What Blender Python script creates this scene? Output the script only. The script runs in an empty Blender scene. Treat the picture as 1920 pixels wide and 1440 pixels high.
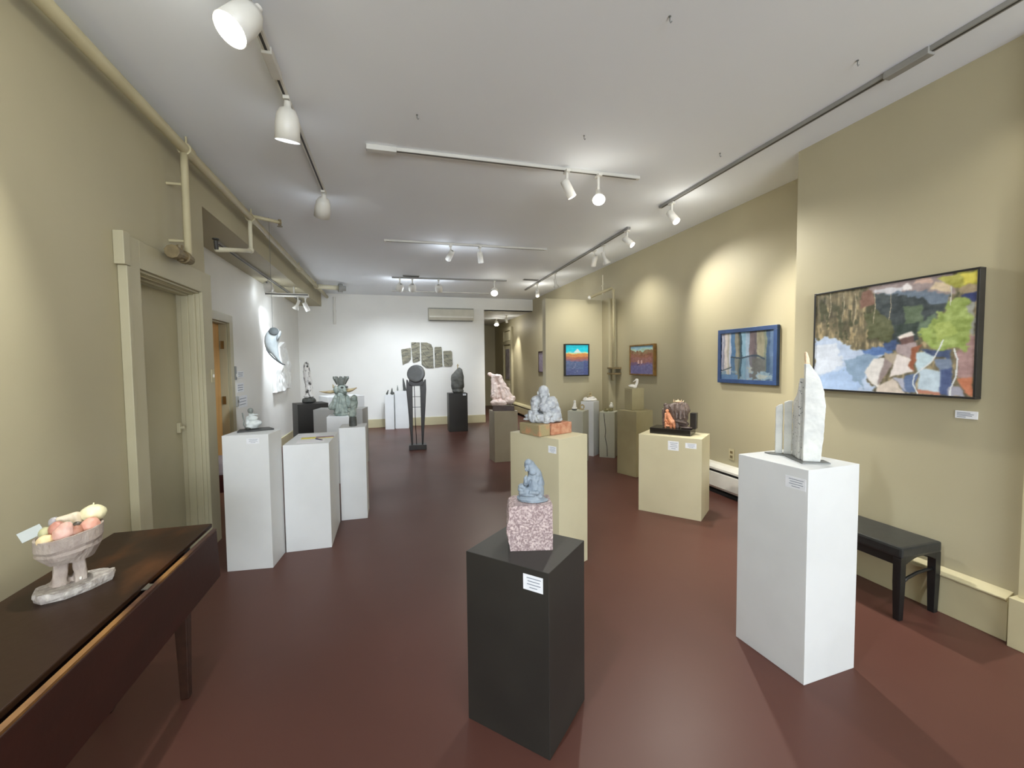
import bpy, bmesh, math, random
import numpy as np
from mathutils import Vector, Matrix, Euler, noise
random.seed(7)
SC = bpy.context.scene
COL = SC.collection
R = math.radians

# ------------------------------------------------------------------ materials
def lin(c):
    c = c / 255.0
    return c / 12.92 if c <= 0.04045 else ((c + 0.055) / 1.055) ** 2.4
def rgb(r, g, b): return (lin(r), lin(g), lin(b), 1.0)

def mat(name, c1, rough=0.5, c2=None, scale=8.0, lo=0.4, hi=0.6, bump=0.0, bscale=60.0, metal=0.0, spec=0.5,
        detail=4.0, stretch=None, emit=None, alpha=None, rough2=None, coat=0.0):
    m = bpy.data.materials.new(name); m.use_nodes = True
    nt = m.node_tree; N = nt.nodes; L = nt.links
    b = N['Principled BSDF']
    b.inputs['Roughness'].default_value = rough
    b.inputs['Metallic'].default_value = metal
    b.inputs['Specular IOR Level'].default_value = spec
    b.inputs['Base Color'].default_value = c1
    if coat: b.inputs['Coat Weight'].default_value = coat
    tc = N.new('ShaderNodeTexCoord')
    src = tc.outputs['Object']
    if stretch:
        mp = N.new('ShaderNodeMapping'); mp.inputs['Scale'].default_value = stretch
        L.new(src, mp.inputs['Vector']); src = mp.outputs['Vector']
    if c2 is not None:
        n = N.new('ShaderNodeTexNoise'); n.inputs['Scale'].default_value = scale; n.inputs['Detail'].default_value = detail
        L.new(src, n.inputs['Vector'])
        r = N.new('ShaderNodeValToRGB')
        r.color_ramp.elements[0].position = lo; r.color_ramp.elements[0].color = c1
        r.color_ramp.elements[1].position = hi; r.color_ramp.elements[1].color = c2
        L.new(n.outputs['Fac'], r.inputs['Fac']); L.new(r.outputs['Color'], b.inputs['Base Color'])
        if rough2 is not None:
            mr = N.new('ShaderNodeMapRange')
            mr.inputs['From Min'].default_value = lo; mr.inputs['From Max'].default_value = hi
            mr.inputs['To Min'].default_value = rough; mr.inputs['To Max'].default_value = rough2
            L.new(n.outputs['Fac'], mr.inputs['Value']); L.new(mr.outputs['Result'], b.inputs['Roughness'])
    if bump:
        n2 = N.new('ShaderNodeTexNoise'); n2.inputs['Scale'].default_value = bscale; n2.inputs['Detail'].default_value = 3
        L.new(tc.outputs['Object'], n2.inputs['Vector'])
        bp = N.new('ShaderNodeBump'); bp.inputs['Strength'].default_value = bump; bp.inputs['Distance'].default_value = 0.01
        L.new(n2.outputs['Fac'], bp.inputs['Height']); L.new(bp.outputs['Normal'], b.inputs['Normal'])
    if emit:
        b.inputs['Emission Color'].default_value = emit[0]; b.inputs['Emission Strength'].default_value = emit[1]
    if alpha is not None:
        b.inputs['Alpha'].default_value = alpha
    return m

def canvas_mat(name):
    m = bpy.data.materials.new(name); m.use_nodes = True
    N = m.node_tree.nodes; L = m.node_tree.links
    a = N.new('ShaderNodeVertexColor'); a.layer_name = 'Col'
    b = N['Principled BSDF']; b.inputs['Roughness'].default_value = 0.45
    L.new(a.outputs['Color'], b.inputs['Base Color'])
    n2 = N.new('ShaderNodeTexNoise'); n2.inputs['Scale'].default_value = 120
    tc = N.new('ShaderNodeTexCoord'); L.new(tc.outputs['Object'], n2.inputs['Vector'])
    bp = N.new('ShaderNodeBump'); bp.inputs['Strength'].default_value = 0.15; bp.inputs['Distance'].default_value = 0.003
    L.new(n2.outputs['Fac'], bp.inputs['Height']); L.new(bp.outputs['Normal'], b.inputs['Normal'])
    return m

M = {}
M['olive'] = mat('olive_wall_paint', rgb(181, 173, 145), 0.55, rgb(177, 169, 141), 1.6, 0.35, 0.65, 0.03, 90, spec=0.3)
M['white_wall'] = mat('white_wall_paint', rgb(232, 231, 226), 0.6, rgb(228, 227, 222), 1.5, 0.35, 0.65, 0.03, 80, spec=0.3)
M['ceiling'] = mat('ceiling_paint', rgb(240, 244, 249), 0.7, rgb(237, 241, 246), 0.7, 0.35, 0.65, 0.04, 25, spec=0.2)
M['floor'] = mat('maroon_painted_floor', rgb(93, 60, 52), 0.36, rgb(89, 57, 49), 0.9, 0.3, 0.7, 0.02, 14, spec=0.26, rough2=0.42)
M['trim'] = mat('olive_trim_paint', rgb(180, 173, 145), 0.45, rgb(175, 168, 140), 2, spec=0.4)
M['base'] = mat('baseboard_paint', rgb(196, 187, 152), 0.5, rgb(188, 179, 145), 2, spec=0.4)
M['shadow_gap'] = mat('dark_gap', rgb(24, 22, 20), 0.8)
M['fix'] = mat('fixture_white', rgb(222, 220, 212), 0.4, rgb(216, 214, 206), 4)
M['slot'] = mat('track_slot_dark', rgb(52, 50, 46), 0.6)
M['rail'] = mat('track_rail_white', rgb(205, 203, 196), 0.45, rgb(199, 197, 190), 4)
M['rail_grey'] = mat('track_rail_grey', rgb(150, 149, 144), 0.45, rgb(144, 143, 138), 4)
M['lamp_on'] = mat('lit_lens', rgb(255, 252, 245), 0.3, emit=((1.0, 0.97, 0.92, 1), 30.0))
M['lamp_off'] = mat('lens_edge_lit', rgb(235, 232, 222), 0.3, emit=((1.0, 0.95, 0.85, 1), 1.2))
M['ped_white'] = mat('white_plinth_paint', rgb(222, 224, 224), 0.5, rgb(217, 219, 219), 3, bump=0.02, bscale=40)
M['ped_grey'] = mat('grey_plinth_paint', rgb(176, 177, 174), 0.5, rgb(170, 171, 168), 3, bump=0.02, bscale=40)
M['ped_beige'] = mat('beige_plinth_paint', rgb(206, 198, 166), 0.5, rgb(201, 193, 161), 3, bump=0.02, bscale=40)
M['ped_olive'] = mat('olive_plinth_paint', rgb(170, 160, 124), 0.5, rgb(163, 153, 117), 3, bump=0.02, bscale=40)
M['ped_taupe'] = mat('taupe_plinth_paint', rgb(158, 148, 126), 0.5, rgb(152, 142, 120), 3, bump=0.02, bscale=40)
M['ped_pale'] = mat('pale_green_plinth_paint', rgb(196, 196, 180), 0.5, rgb(190, 190, 174), 3, bump=0.02, bscale=40)
M['ped_black'] = mat('black_plinth_paint', rgb(40, 38, 35), 0.5, rgb(45, 43, 39), 3, bump=0.02, bscale=40)
M['card'] = mat('label_card', rgb(236, 238, 242), 0.6, rgb(230, 232, 236), 40)
M['ink'] = mat('label_ink', rgb(120, 130, 145), 0.7)
M['darkwood'] = mat('dark_table_wood', rgb(46, 28, 20), 0.34, rgb(58, 36, 26), 5, 0.35, 0.7, 0.05, 40, stretch=(6, 1, 6), coat=0.1)
M['tabletop'] = mat('worn_table_top', rgb(46, 29, 19), 0.38, rgb(108, 66, 36), 2.2, 0.52, 0.86, 0.04, 30, stretch=(2.4, 1, 1), detail=6, spec=0.2)
M['leafwood'] = mat('table_leaf_wood', rgb(44, 16, 10), 0.45, rgb(52, 20, 13), 4, 0.35, 0.7, 0.04, 40, stretch=(4, 1, 4))
M['wornedge'] = mat('worn_leaf_edge', rgb(70, 42, 28), 0.4, rgb(150, 108, 58), 4, 0.4, 0.6, stretch=(1, 1, 1))
M['hinge'] = mat('steel_hinge', rgb(150, 145, 135), 0.35, metal=0.8)
M['hingeb'] = mat('brass_hinge', rgb(120, 92, 50), 0.4, metal=0.6)
M['amber'] = mat('amber_wood', rgb(214, 168, 104), 0.35, rgb(200, 150, 86), 3, 0.35, 0.7, stretch=(6, 6, 0.6))
M['bench'] = mat('black_leather', rgb(34, 36, 37), 0.36, rgb(40, 42, 43), 20, bump=0.05, bscale=120)
M['benchleg'] = mat('black_lacquer', rgb(22, 23, 24), 0.35, rgb(26, 27, 28), 8)
M['bluestone'] = mat('blue_grey_soapstone', rgb(116, 128, 140), 0.55, rgb(142, 152, 160), 18, 0.35, 0.7, 0.2, 60)
M['granite'] = mat('pink_speckled_granite', rgb(138, 118, 118), 0.6, rgb(206, 188, 184), 130, 0.40, 0.70, 0.4, 120, detail=3)
M['thinker'] = mat('pale_blue_grey_stone', rgb(158, 161, 168), 0.6, rgb(200, 204, 205), 26, 0.35, 0.68, 0.5, 70)
M['brick'] = mat('orange_brick', rgb(176, 116, 86), 0.8, rgb(202, 156, 126), 22, 0.4, 0.7, 0.4, 90)
M['brick_grey'] = mat('mortar_covered_brick', rgb(160, 146, 108), 0.85, rgb(196, 140, 102), 14, 0.5, 0.72, 0.4, 90)
M['slate'] = mat('black_slate', rgb(42, 43, 42), 0.45, rgb(54, 55, 53), 12, bump=0.1)
M['blackstone'] = mat('polished_black_stone', rgb(26, 24, 22), 0.2, rgb(32, 30, 28), 10)
M['brownstone'] = mat('brown_soapstone', rgb(84, 70, 64), 0.45, rgb(116, 100, 92), 9, 0.35, 0.7, 0.15, 50)
M['orangestone'] = mat('orange_alabaster', rgb(200, 124, 82), 0.5, rgb(226, 166, 130), 16, 0.35, 0.7, 0.1)
M['palepeach'] = mat('peach_crystal', rgb(226, 190, 150), 0.5, rgb(240, 216, 184), 40, bump=0.3)
M['ice'] = mat('pale_grey_green_alabaster', rgb(206, 212, 211), 0.4, rgb(180, 186, 186), 18, 0.4, 0.7, 0.08)
M['greystone'] = mat('mid_grey_stone', rgb(112, 118, 114), 0.6, rgb(140, 146, 140), 20, 0.35, 0.7, 0.3)
M['greenstone'] = mat('grey_green_soapstone', rgb(122, 136, 130), 0.5, rgb(166, 176, 168), 16, 0.36, 0.7, 0.25, 50)
M['tanstone'] = mat('tan_stone', rgb(160, 142, 104), 0.55, rgb(188, 172, 134), 16, 0.35, 0.7, 0.2)
M['darkstone'] = mat('charcoal_stone', rgb(64, 66, 62), 0.6, rgb(80, 82, 78), 26, bump=0.3)
M['whitemarble'] = mat('white_marble', rgb(236, 233, 226), 0.45, rgb(214, 212, 206), 14, 0.5, 0.75, 0.08)
M['veined'] = mat('white_stone_with_dark_veins', rgb(228, 226, 222), 0.45, rgb(82, 80, 78), 15, 0.52, 0.62, 0.15, stretch=(1.6, 1.6, 0.7))
M['slab'] = mat('white_alabaster_slab', rgb(212, 213, 208), 0.6, rgb(190, 192, 190), 16, 0.45, 0.72, 0.12, 60)
M['pitted'] = mat('pitted_white_alabaster', rgb(196, 196, 192), 0.65, rgb(92, 94, 94), 75, 0.60, 0.67, 0.5, 90)
M['pinkmarble'] = mat('pink_marble', rgb(236, 212, 201), 0.5, rgb(242, 226, 218), 12, 0.35, 0.7, 0.15, 40)
M['wood_plate'] = mat('dark_wood_plate', rgb(60, 44, 38), 0.4, rgb(72, 54, 46), 10, stretch=(1, 6, 6))
M['stone_panel'] = mat('grey_layered_stone', rgb(112, 110, 98), 0.75, rgb(152, 148, 126), 6, 0.36, 0.66, 0.8, 22, stretch=(1, 1, 3))
M['panel_dark'] = mat('dark_stone_seam', rgb(74, 72, 66), 0.8)
M['boulder'] = mat('rough_charcoal_boulder', rgb(74, 74, 70), 0.7, rgb(104, 104, 98), 11, 0.35, 0.7, 0.5, 30)
M['iron'] = mat('blackened_wood', rgb(32, 28, 26), 0.4, rgb(40, 34, 30), 12)
M['discface'] = mat('honed_grey_stone', rgb(104, 106, 106), 0.4, rgb(112, 114, 114), 10)
M['blackiron'] = mat('dark_iron_rod', rgb(48, 46, 44), 0.45, metal=0.5)
M['shell'] = mat('pale_blue_grey_alabaster', rgb(204, 214, 217), 0.4, rgb(184, 195, 199), 10, 0.4, 0.7, 0.08)
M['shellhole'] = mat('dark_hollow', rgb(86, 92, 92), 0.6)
M['relief'] = mat('white_plaster_relief', rgb(240, 241, 238), 0.6, rgb(222, 224, 221), 9, 0.5, 0.72, 0.4, 14)
M['bowl'] = mat('rough_pink_grey_stone', rgb(156, 142, 134), 0.65, rgb(182, 170, 160), 16, 0.35, 0.7, 0.4, 60)
M['bowlbase'] = mat('speckled_grey_stone', rgb(160, 152, 147), 0.65, rgb(200, 195, 189), 40, 0.38, 0.68, 0.5, 80)
M['clear'] = mat('clear_acrylic', rgb(215, 225, 228), 0.1, alpha=0.35)
M['heater'] = mat('heater_white_enamel', rgb(236, 234, 226), 0.35, rgb(230, 228, 220), 6)
M['heater_b'] = mat('heater_beige_enamel', rgb(204, 196, 160), 0.4, rgb(198, 190, 154), 6)
M['acunit'] = mat('air_conditioner_plastic', rgb(204, 200, 184), 0.45, rgb(198, 194, 178), 6)
M['blackframe'] = mat('black_frame', rgb(34, 33, 32), 0.4, rgb(40, 39, 38), 12)
M['blueframe'] = mat('blue_painted_frame', rgb(50, 76, 122), 0.45, rgb(42, 65, 108), 14, 0.35, 0.7)
M['goldframe'] = mat('antique_gold_frame', rgb(140, 106, 52), 0.4, rgb(112, 80, 42), 14, 0.35, 0.7, metal=0.2)
M['darkframe'] = mat('dark_brown_frame', rgb(70, 56, 48), 0.45, rgb(62, 50, 44), 14)
M['canvas'] = canvas_mat('painted_canvas')
M['pipe'] = mat('painted_pipe', rgb(186, 176, 142), 0.45, rgb(180, 170, 136), 5)
M['pipe_light'] = mat('pale_painted_pipe', rgb(212, 206, 180), 0.45, rgb(206, 200, 174), 5)
M['brassvalve'] = mat('valve_bronze', rgb(128, 112, 78), 0.5, rgb(112, 98, 68), 20)
M['paper'] = mat('white_paper', rgb(240, 238, 240), 0.7, rgb(234, 232, 236), 8)
M['yellow'] = mat('yellow_card', rgb(226, 212, 96), 0.6, rgb(214, 196, 84), 30)
M['purple'] = mat('mauve_card', rgb(150, 118, 140), 0.6, rgb(128, 100, 112), 30)
M['pen'] = mat('navy_plastic', rgb(66, 62, 96), 0.35)
M['redwood'] = mat('dark_red_wood', rgb(86, 34, 30), 0.5, rgb(76, 30, 28), 8)
M['pinkcloth'] = mat('pale_lilac_cloth', rgb(206, 194, 200), 0.8, rgb(198, 186, 192), 20)
M['windowglow'] = mat('frosted_glass', rgb(158, 152, 162), 0.2, rgb(140, 132, 140), 8)
M['doorwhite'] = mat('cream_door_paint', rgb(222, 216, 188), 0.5, rgb(216, 210, 182), 3)
M['metalplate'] = mat('metal_plate', rgb(120, 122, 120), 0.4, metal=0.5)
for nm, c, d in (('squash', (234, 229, 192), (226, 219, 176)), ('bone', (214, 202, 180), (196, 182, 158)), ('greyrock', (172, 168, 172), (148, 144, 150)),
                 ('darkrock', (72, 66, 60), (92, 84, 74)), ('pinkpear', (212, 164, 150), (224, 186, 174)), ('redpear', (180, 124, 108), (194, 142, 126)),
                 ('plum', (216, 164, 146), (204, 146, 126)), ('brownfruit', (156, 108, 88), (176, 126, 104)), ('egg', (232, 208, 164), (222, 196, 148)),
                 ('lime', (192, 190, 150), (176, 174, 130)), ('whitepebble', (216, 214, 200), (120, 116, 104)), ('olivestone', (120, 112, 76), (140, 132, 92))):
    M[nm] = mat('carved_' + nm, rgb(*c), 0.45, rgb(*d), 30, 0.35, 0.7, 0.1)

# ------------------------------------------------------------------ mesh building
class MB:
    def __init__(s): s.bm = bmesh.new(); s.mi = 0
    def m(s, i): s.mi = i; return s
    def _fin(s, geom, mx=None):
        vs = [v for v in geom if isinstance(v, bmesh.types.BMVert)]
        if mx is not None: bmesh.ops.transform(s.bm, matrix=mx, verts=vs)
        fs = set(f for v in vs for f in v.link_faces)
        for f in fs: f.material_index = s.mi
        return vs
    def box(s, c, d, rot=(0, 0, 0), bev=0.0):
        g = bmesh.ops.create_cube(s.bm, size=1.0)['verts']
        mx = Matrix.Translation(c) @ Euler(rot).to_matrix().to_4x4() @ Matrix.Diagonal((d[0], d[1], d[2], 1))
        s._fin(g, mx)
        if bev:
            es = list(set(e for v in g for e in v.link_edges))
            bmesh.ops.bevel(s.bm, geom=es, offset=bev, segments=2, affect='EDGES', profile=0.6, material=-1)
        return s
    def bx(s, x0, x1, y0, y1, z0, z1, bev=0.0):
        return s.box(((x0 + x1) / 2, (y0 + y1) / 2, (z0 + z1) / 2), (x1 - x0, y1 - y0, z1 - z0), bev=bev)
    def cyl(s, p0, p1, r0, r1=None, seg=20, caps=True):
        p0 = Vector(p0); p1 = Vector(p1); r1 = r0 if r1 is None else r1
        d = p1 - p0
        g = bmesh.ops.create_cone(s.bm, cap_ends=caps, segments=seg, radius1=max(r0, 1e-5), radius2=max(r1, 1e-5), depth=d.length)['verts']
        mx = Matrix.Translation((p0 + p1) / 2) @ d.to_track_quat('Z', 'Y').to_matrix().to_4x4()
        s._fin(g, mx); return s
    def ell(s, c, r, rot=(0, 0, 0), seg=24, rings=14):
        g = bmesh.ops.create_uvsphere(s.bm, u_segments=seg, v_segments=rings, radius=1.0)['verts']
        mx = Matrix.Translation(c) @ Euler(rot).to_matrix().to_4x4() @ Matrix.Diagonal((r[0], r[1], r[2], 1))
        s._fin(g, mx); return s
    def cap(s, p0, p1, r0, r1):
        p0 = Vector(p0); p1 = Vector(p1)
        s.ell(p0, (r0,) * 3, seg=16, rings=10); s.ell(p1, (r1,) * 3, seg=16, rings=10)
        s.cyl(p0, p1, r0, r1, seg=16); return s
    def loft(s, rings, caps=True, closed=True):
        bm = s.bm; vr = []
        for ring in rings: vr.append([bm.verts.new(p) for p in ring])
        n = len(vr[0]); fs = []
        for a, b in zip(vr[:-1], vr[1:]):
            for i in range(n if closed else n - 1):
                j = (i + 1) % n
                fs.append(bm.faces.new((a[i], a[j], b[j], b[i])))
        if caps:
            fs.append(bm.faces.new(list(reversed(vr[0])))); fs.append(bm.faces.new(vr[-1]))
        for f in fs: f.material_index = s.mi
        return s
    def tube(s, pts, r, seg=12):
        pts = [Vector(p) for p in pts]; rs = r if isinstance(r, (list, tuple)) else [r] * len(pts)
        rings = []; up = Vector((0, 0, 1))
        for i, p in enumerate(pts):
            d = (pts[min(i + 1, len(pts) - 1)] - pts[max(i - 1, 0)]).normalized()
            if i == 0:
                a = d.cross(up)
                if a.length < 1e-3: a = d.cross(Vector((0, 1, 0)))
            else: a = a - d * a.dot(d)              # carry the ring's orientation along the path
            a.normalize(); b = d.cross(a).normalized()
            rings.append([p + (a * math.cos(t) + b * math.sin(t)) * rs[i] for t in [2 * math.pi * k / seg for k in range(seg)]])
        return s.loft(rings)
    def lathe(s, prof, c=(0, 0, 0), seg=32, jit=0.0, caps=True):
        rings = []
        for k, (r, z) in enumerate(prof):
            ring = []
            for i in range(seg):
                t = 2 * math.pi * i / seg
                rr = r * (1 + jit * noise.noise(Vector((math.cos(t) * 2.2, math.sin(t) * 2.2, z * 22))))
                ring.append((c[0] + rr * math.cos(t), c[1] + rr * math.sin(t), c[2] + z))
            rings.append(ring)
        return s.loft(rings, caps=caps)
    def prism(s, poly, o, u, v, w, th):
        # polygon in the plane o + a*u + b*v, extruded along w by th
        o = Vector(o); u = Vector(u); v = Vector(v); w = Vector(w)
        p0 = [o + u * a + v * b for a, b in poly]
        return s.loft([p0, [p + w * th for p in p0]])
    def build(s, name, mats, parent=None, smooth=False, bev=0.0, bseg=2):
        bmesh.ops.recalc_face_normals(s.bm, faces=s.bm.faces)
        me = bpy.data.meshes.new(name); s.bm.to_mesh(me); s.bm.free()
        return link(name, me, mats, parent, smooth, bev, bseg)

def link(name, me, mats, parent=None, smooth=False, bev=0.0, bseg=2):
    o = bpy.data.objects.new(name, me); COL.objects.link(o)
    for m in (mats if isinstance(mats, (list, tuple)) else [mats]): me.materials.append(M[m])
    if parent: o.parent = parent
    if smooth:
        for p in me.polygons: p.use_smooth = True
    if bev:
        b = o.modifiers.new('bevel', 'BEVEL'); b.width = bev; b.segments = bseg; b.limit_method = 'ANGLE'; b.angle_limit = R(40)
    return o

def tag(o, label=None, cat=None, group=None, kind=None):
    if label: o['label'] = label
    if cat: o['category'] = cat
    if group: o['group'] = group
    if kind: o['kind'] = kind
    return o
def thing(name, label, cat, loc=(0, 0, 0), rz=0.0, group=None):
    o = bpy.data.objects.new(name, None); COL.objects.link(o); o.empty_display_size = 0.05
    o.location = loc; o.rotation_euler = (0, 0, rz)
    return tag(o, label, cat, group)
def struct(o): o['kind'] = 'structure'; return o
def copy_tree(o, parent=None):
    c = o.copy(); COL.objects.link(c)
    if parent: c.parent = parent
    for ch in list(o.children): copy_tree(ch, c)
    return c

def blob(name, items, k, vox, m, parent=None, amp=0.0, nsc=20.0, sm=4, ground=True, seed=0.0, smooth=True, dents=()):
    """one continuous carved surface: ellipsoids, tapered limbs and boxes fused, then smoothed and roughened"""
    b = MB()
    for it in items:
        if it[0] == 'e': b.ell(Vector(it[1]) * k, [q * k for q in it[2]], it[3] if len(it) > 3 else (0, 0, 0))
        elif it[0] == 'c': b.cap(Vector(it[1]) * k, Vector(it[2]) * k, it[3] * k, it[4] * k)
        elif it[0] == 'b': b.box(Vector(it[1]) * k, [q * k for q in it[2]], it[3] if len(it) > 3 else (0, 0, 0))
    me0 = bpy.data.meshes.new('tmp'); b.bm.to_mesh(me0); b.bm.free()
    o = bpy.data.objects.new('tmp', me0); COL.objects.link(o)
    r = o.modifiers.new('r', 'REMESH'); r.mode = 'VOXEL'; r.voxel_size = vox
    if sm:
        s = o.modifiers.new('s', 'SMOOTH'); s.iterations = sm; s.factor = 0.5
    dg = bpy.context.evaluated_depsgraph_get()
    me = bpy.data.meshes.new_from_object(o.evaluated_get(dg))
    bpy.data.objects.remove(o); bpy.data.meshes.remove(me0)
    me.name = name; me.materials.clear()
    if amp:
        off = Vector((seed, seed * 1.7, seed * 0.3))
        ns = [v.normal.copy() for v in me.vertices]
        for v, n in zip(me.vertices, ns):
            v.co = v.co + n * amp * (noise.fractal(v.co * nsc + off, 1.0, 2.0, 3))
    if dents:                                   # chisel cuts: (start, end, radius, depth) in the traced units
        ns = [v.normal.copy() for v in me.vertices]
        cuts = [(Vector(a) * k, Vector(b_) * k, r * k, d * k) for a, b_, r, d in dents]
        for v, n in zip(me.vertices, ns):
            for a, b_, r, d in cuts:
                ab = b_ - a; L2 = ab.length_squared
                tt = 0.0 if L2 < 1e-12 else max(0.0, min(1.0, (v.co - a).dot(ab) / L2))
                q = (v.co - a - ab * tt).length / r
                if q < 2.2: v.co -= n * d * math.exp(-q * q * 1.4)
    if ground:
        for v in me.vertices:
            if v.co.z < 0: v.co.z = 0.0
        mz = min(v.co.z for v in me.vertices)
        if mz > 0:
            for v in me.vertices: v.co.z -= mz
    return link(name, me, m, parent, smooth)

def face(x, y): return -math.atan2(x, y)        # turn a piece so that its front looks to where visitors stand
def at(ox, oy):                                  # traced sheet coordinates -> local (x, depth, z) about the base point
    return lambda cx, cy, d=0.0: (cx - ox, d, oy - cy)
FILL = 335; EXPO = 0.56; SPOT = 1.2; SPILL = 0.035
# ------------------------------------------------------------------ the room
H = 3.15
def wall(name, m, boxes):
    b = MB()
    for q in boxes: b.bx(*q)
    return struct(b.build(name, m))
wall('floor', 'floor', [(-2.8, 4.2, -5.6, 15.4, -0.1, 0)])
wall('ceiling', 'ceiling', [(-2.2, 3.8, -5.2, 10.73, H, H + 0.1), (2.2, 3.8, 10.731, 15.2, 2.86, H + 0.1)])
wall('wall_left', 'olive', [(-2.0, -1.5, -5.2, 3.18, 0, H), (-2.0, -1.5, 3.18, 4.03, 2.08, H), (-2.0, -1.5, 4.03, 4.25, 0, H)])
wall('wall_left_recess', 'white_wall', [(-2.2, -2.0, 4.25, 4.95, 0, H), (-2.2, -2.0, 4.95, 6.27, 2.05, H), (-2.2, -2.0, 6.27, 10.73, 0, H)])
wall('trim_1', 'olive', [(-2.0, -1.5, 4.25, 10.73, 2.85, H)])            # the deep beam along the left side
wall('wall_back', 'white_wall', [(-2.2, 2.30, 10.73, 10.93, 0, H)])
wall('wall_back_header', 'white_wall', [(2.30, 3.6, 10.73, 10.93, 2.86, H)])
wall('wall_corridor_left', 'olive', [(2.18, 2.30, 10.93, 15.0, 0, 2.86)])
wall('wall_corridor_end', 'olive', [(2.18, 3.8, 15.0, 15.2, 0, 2.86)])
wall('wall_right', 'olive', [(3.15, 3.75, -5.2, 2.74, 0, H)])
wall('wall_right_recess', 'olive', [(3.6, 3.75, 2.74, 15.0, 0, H)])
wall('wall_partition', 'olive', [(2.45, 3.6, 6.65, 6.80, 0, 2.55)])
wall('wall_front', 'white_wall', [(-2.2, -1.2, -5.3, -5.2, 0, H), (2.9, 3.75, -5.3, -5.2, 0, H), (-1.2, 2.9, -5.3, -5.2, 0, 0.55), (-1.2, 2.9, -5.3, -5.2, 2.75, H)])
b = MB()
for x in (-1.2, 0.15, 1.5, 2.86): b.bx(x, x + 0.05, -5.29, -5.21, 0.55, 2.75)
b.bx(-1.2, 2.9, -5.29, -5.21, 0.55, 0.60); b.bx(-1.2, 2.9, -5.29, -5.21, 2.70, 2.75)
struct(b.build('window_1', 'trim'))
# baseboards
def basebd(name, m, x0, x1, y0, y1, h, cap=0.012):
    b = MB(); b.bx(x0, x1, y0, y1, 0, h)
    return struct(b.build(name, m, bev=0.006))
basebd('baseboard_back', 'base', -2.0, 2.30, 10.70, 10.729, 0.20)
basebd('baseboard_left', 'base', -2.0, -1.975, 6.40, 10.70, 0.16)
b = MB(); b.bx(3.10, 3.149, 1.42, 2.74, 0, 0.235); b.prism([(3.149, 0.262), (3.085, 0.235), (3.085, 0.225), (3.149, 0.225)], (0, 1.42, 0), (1, 0, 0), (0, 0, 1), (0, 1, 0), 1.32)
struct(b.build('baseboard_right', 'base', bev=0.003))
b = MB(); b.bx(3.06, 3.149, 0.95, 1.40, 0, 0.262); b.bx(3.10, 3.149, 1.0, 1.385, 0.262, 3.149); struct(b.build('trim_2', 'base', bev=0.004))
# first door (left olive wall) : casing, stepped moulding, recessed flat door
b = MB(); b.bx(-1.66, -1.625, 3.19, 4.02, 0.005, 2.07)
d1 = b.build('door_1', 'trim', bev=0.003); struct(d1)
b = MB(); b.bx(-1.625, -1.60, 3.93, 3.96, 0.98, 1.06, 0.004); b.cyl((-1.60, 3.945, 1.02), (-1.575, 3.945, 1.02), 0.012); b.build('keyhole_plate', 'trim', d1)
b = MB()
b.bx(-1.499, -1.455, 3.05, 3.16, 0, 2.27); b.bx(-1.499, -1.455, 4.05, 4.24, 0, 2.27); b.bx(-1.499, -1.455, 3.16, 4.05, 2.10, 2.27)
b.bx(-1.499, -1.447, 2.985, 3.05, 2.09, 2.28); b.bx(-1.499, -1.452, 3.015, 3.05, 0, 2.09)
for k, (dx, dy) in enumerate(((0.0, 0.0), (0.035, 0.012), (0.07, 0.024))):           # stepped reveal
    x0 = -1.475 - dx
    b.bx(x0 - 0.05, x0, 3.155, 3.17 + dy, 0, 2.10 - dy); b.bx(x0 - 0.05, x0, 4.04 - dy, 4.055, 0, 2.10 - dy)
    b.bx(x0 - 0.05, x0, 3.155, 4.055, 2.085 - dy, 2.10)
struct(b.build('trim_3', 'trim', bev=0.003))
# second door (white recess): amber leaf standing in its frame, pale jamb with two hinge plates
b = MB(); b.bx(-2.115, -2.075, 4.99, 6.225, 0.005, 2.03)
d2 = struct(b.build('door_2', 'amber', bev=0.003))
b = MB(); b.bx(-2.075, -2.065, 5.05, 5.12, 0.95, 1.10, 0.003); b.cyl((-2.066, 5.085, 1.02), (-2.03, 5.085, 1.02), 0.022); b.build('door_knob', 'hingeb', d2)
b = MB(); b.bx(-2.19, -1.995, 6.235, 6.268, 0, 2.05); b.bx(-2.0, -1.965, 6.27, 6.385, 0, 2.15); b.bx(-2.0, -1.965, 4.90, 6.27, 2.05, 2.15); b.bx(-2.19, -1.995, 4.96, 6.235, 2.03, 2.05)
j = struct(b.build('trim_4', 'trim', bev=0.003))
for z in (1.02, 1.72):
    b = MB(); b.bx(-2.06, -2.025, 6.227, 6.236, z, z + 0.10); b.cyl((-2.06, 6.226, z), (-2.06, 6.226, z + 0.10), 0.006, seg=10); b.build('hinge', 'hingeb', j)
# corridor doors
b = MB(); b.bx(3.565, 3.599, 12.75, 13.55, 0.005, 2.08); d3 = struct(b.build('door_3', 'doorwhite', bev=0.004))
b = MB(); b.bx(3.555, 3.566, 12.92, 13.38, 1.0, 1.95); b.build('door_pane', 'windowglow', d3)
b = MB(); b.bx(3.553, 3.566, 12.90, 13.40, 0.25, 0.85); b.build('lower_panel', 'doorwhite', d3, bev=0.004)
b = MB(); b.bx(3.53, 3.599, 12.63, 12.74, 0, 2.62); b.bx(3.53, 3.599, 13.56, 13.67, 0, 2.62); b.bx(3.53, 3.599, 12.74, 13.56, 2.09, 2.2); b.bx(3.53, 3.599, 12.74, 13.56, 2.52, 2.62)
struct(b.build('trim_5', 'trim', bev=0.003))
b = MB(); b.bx(3.57, 3.599, 12.76, 13.54, 2.22, 2.5); struct(b.build('window_2', 'doorwhite'))
b = MB(); b.bx(2.72, 3.02, 14.96, 14.999, 0.005, 2.02); struct(b.build('door_4', 'redwood', bev=0.003))
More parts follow.
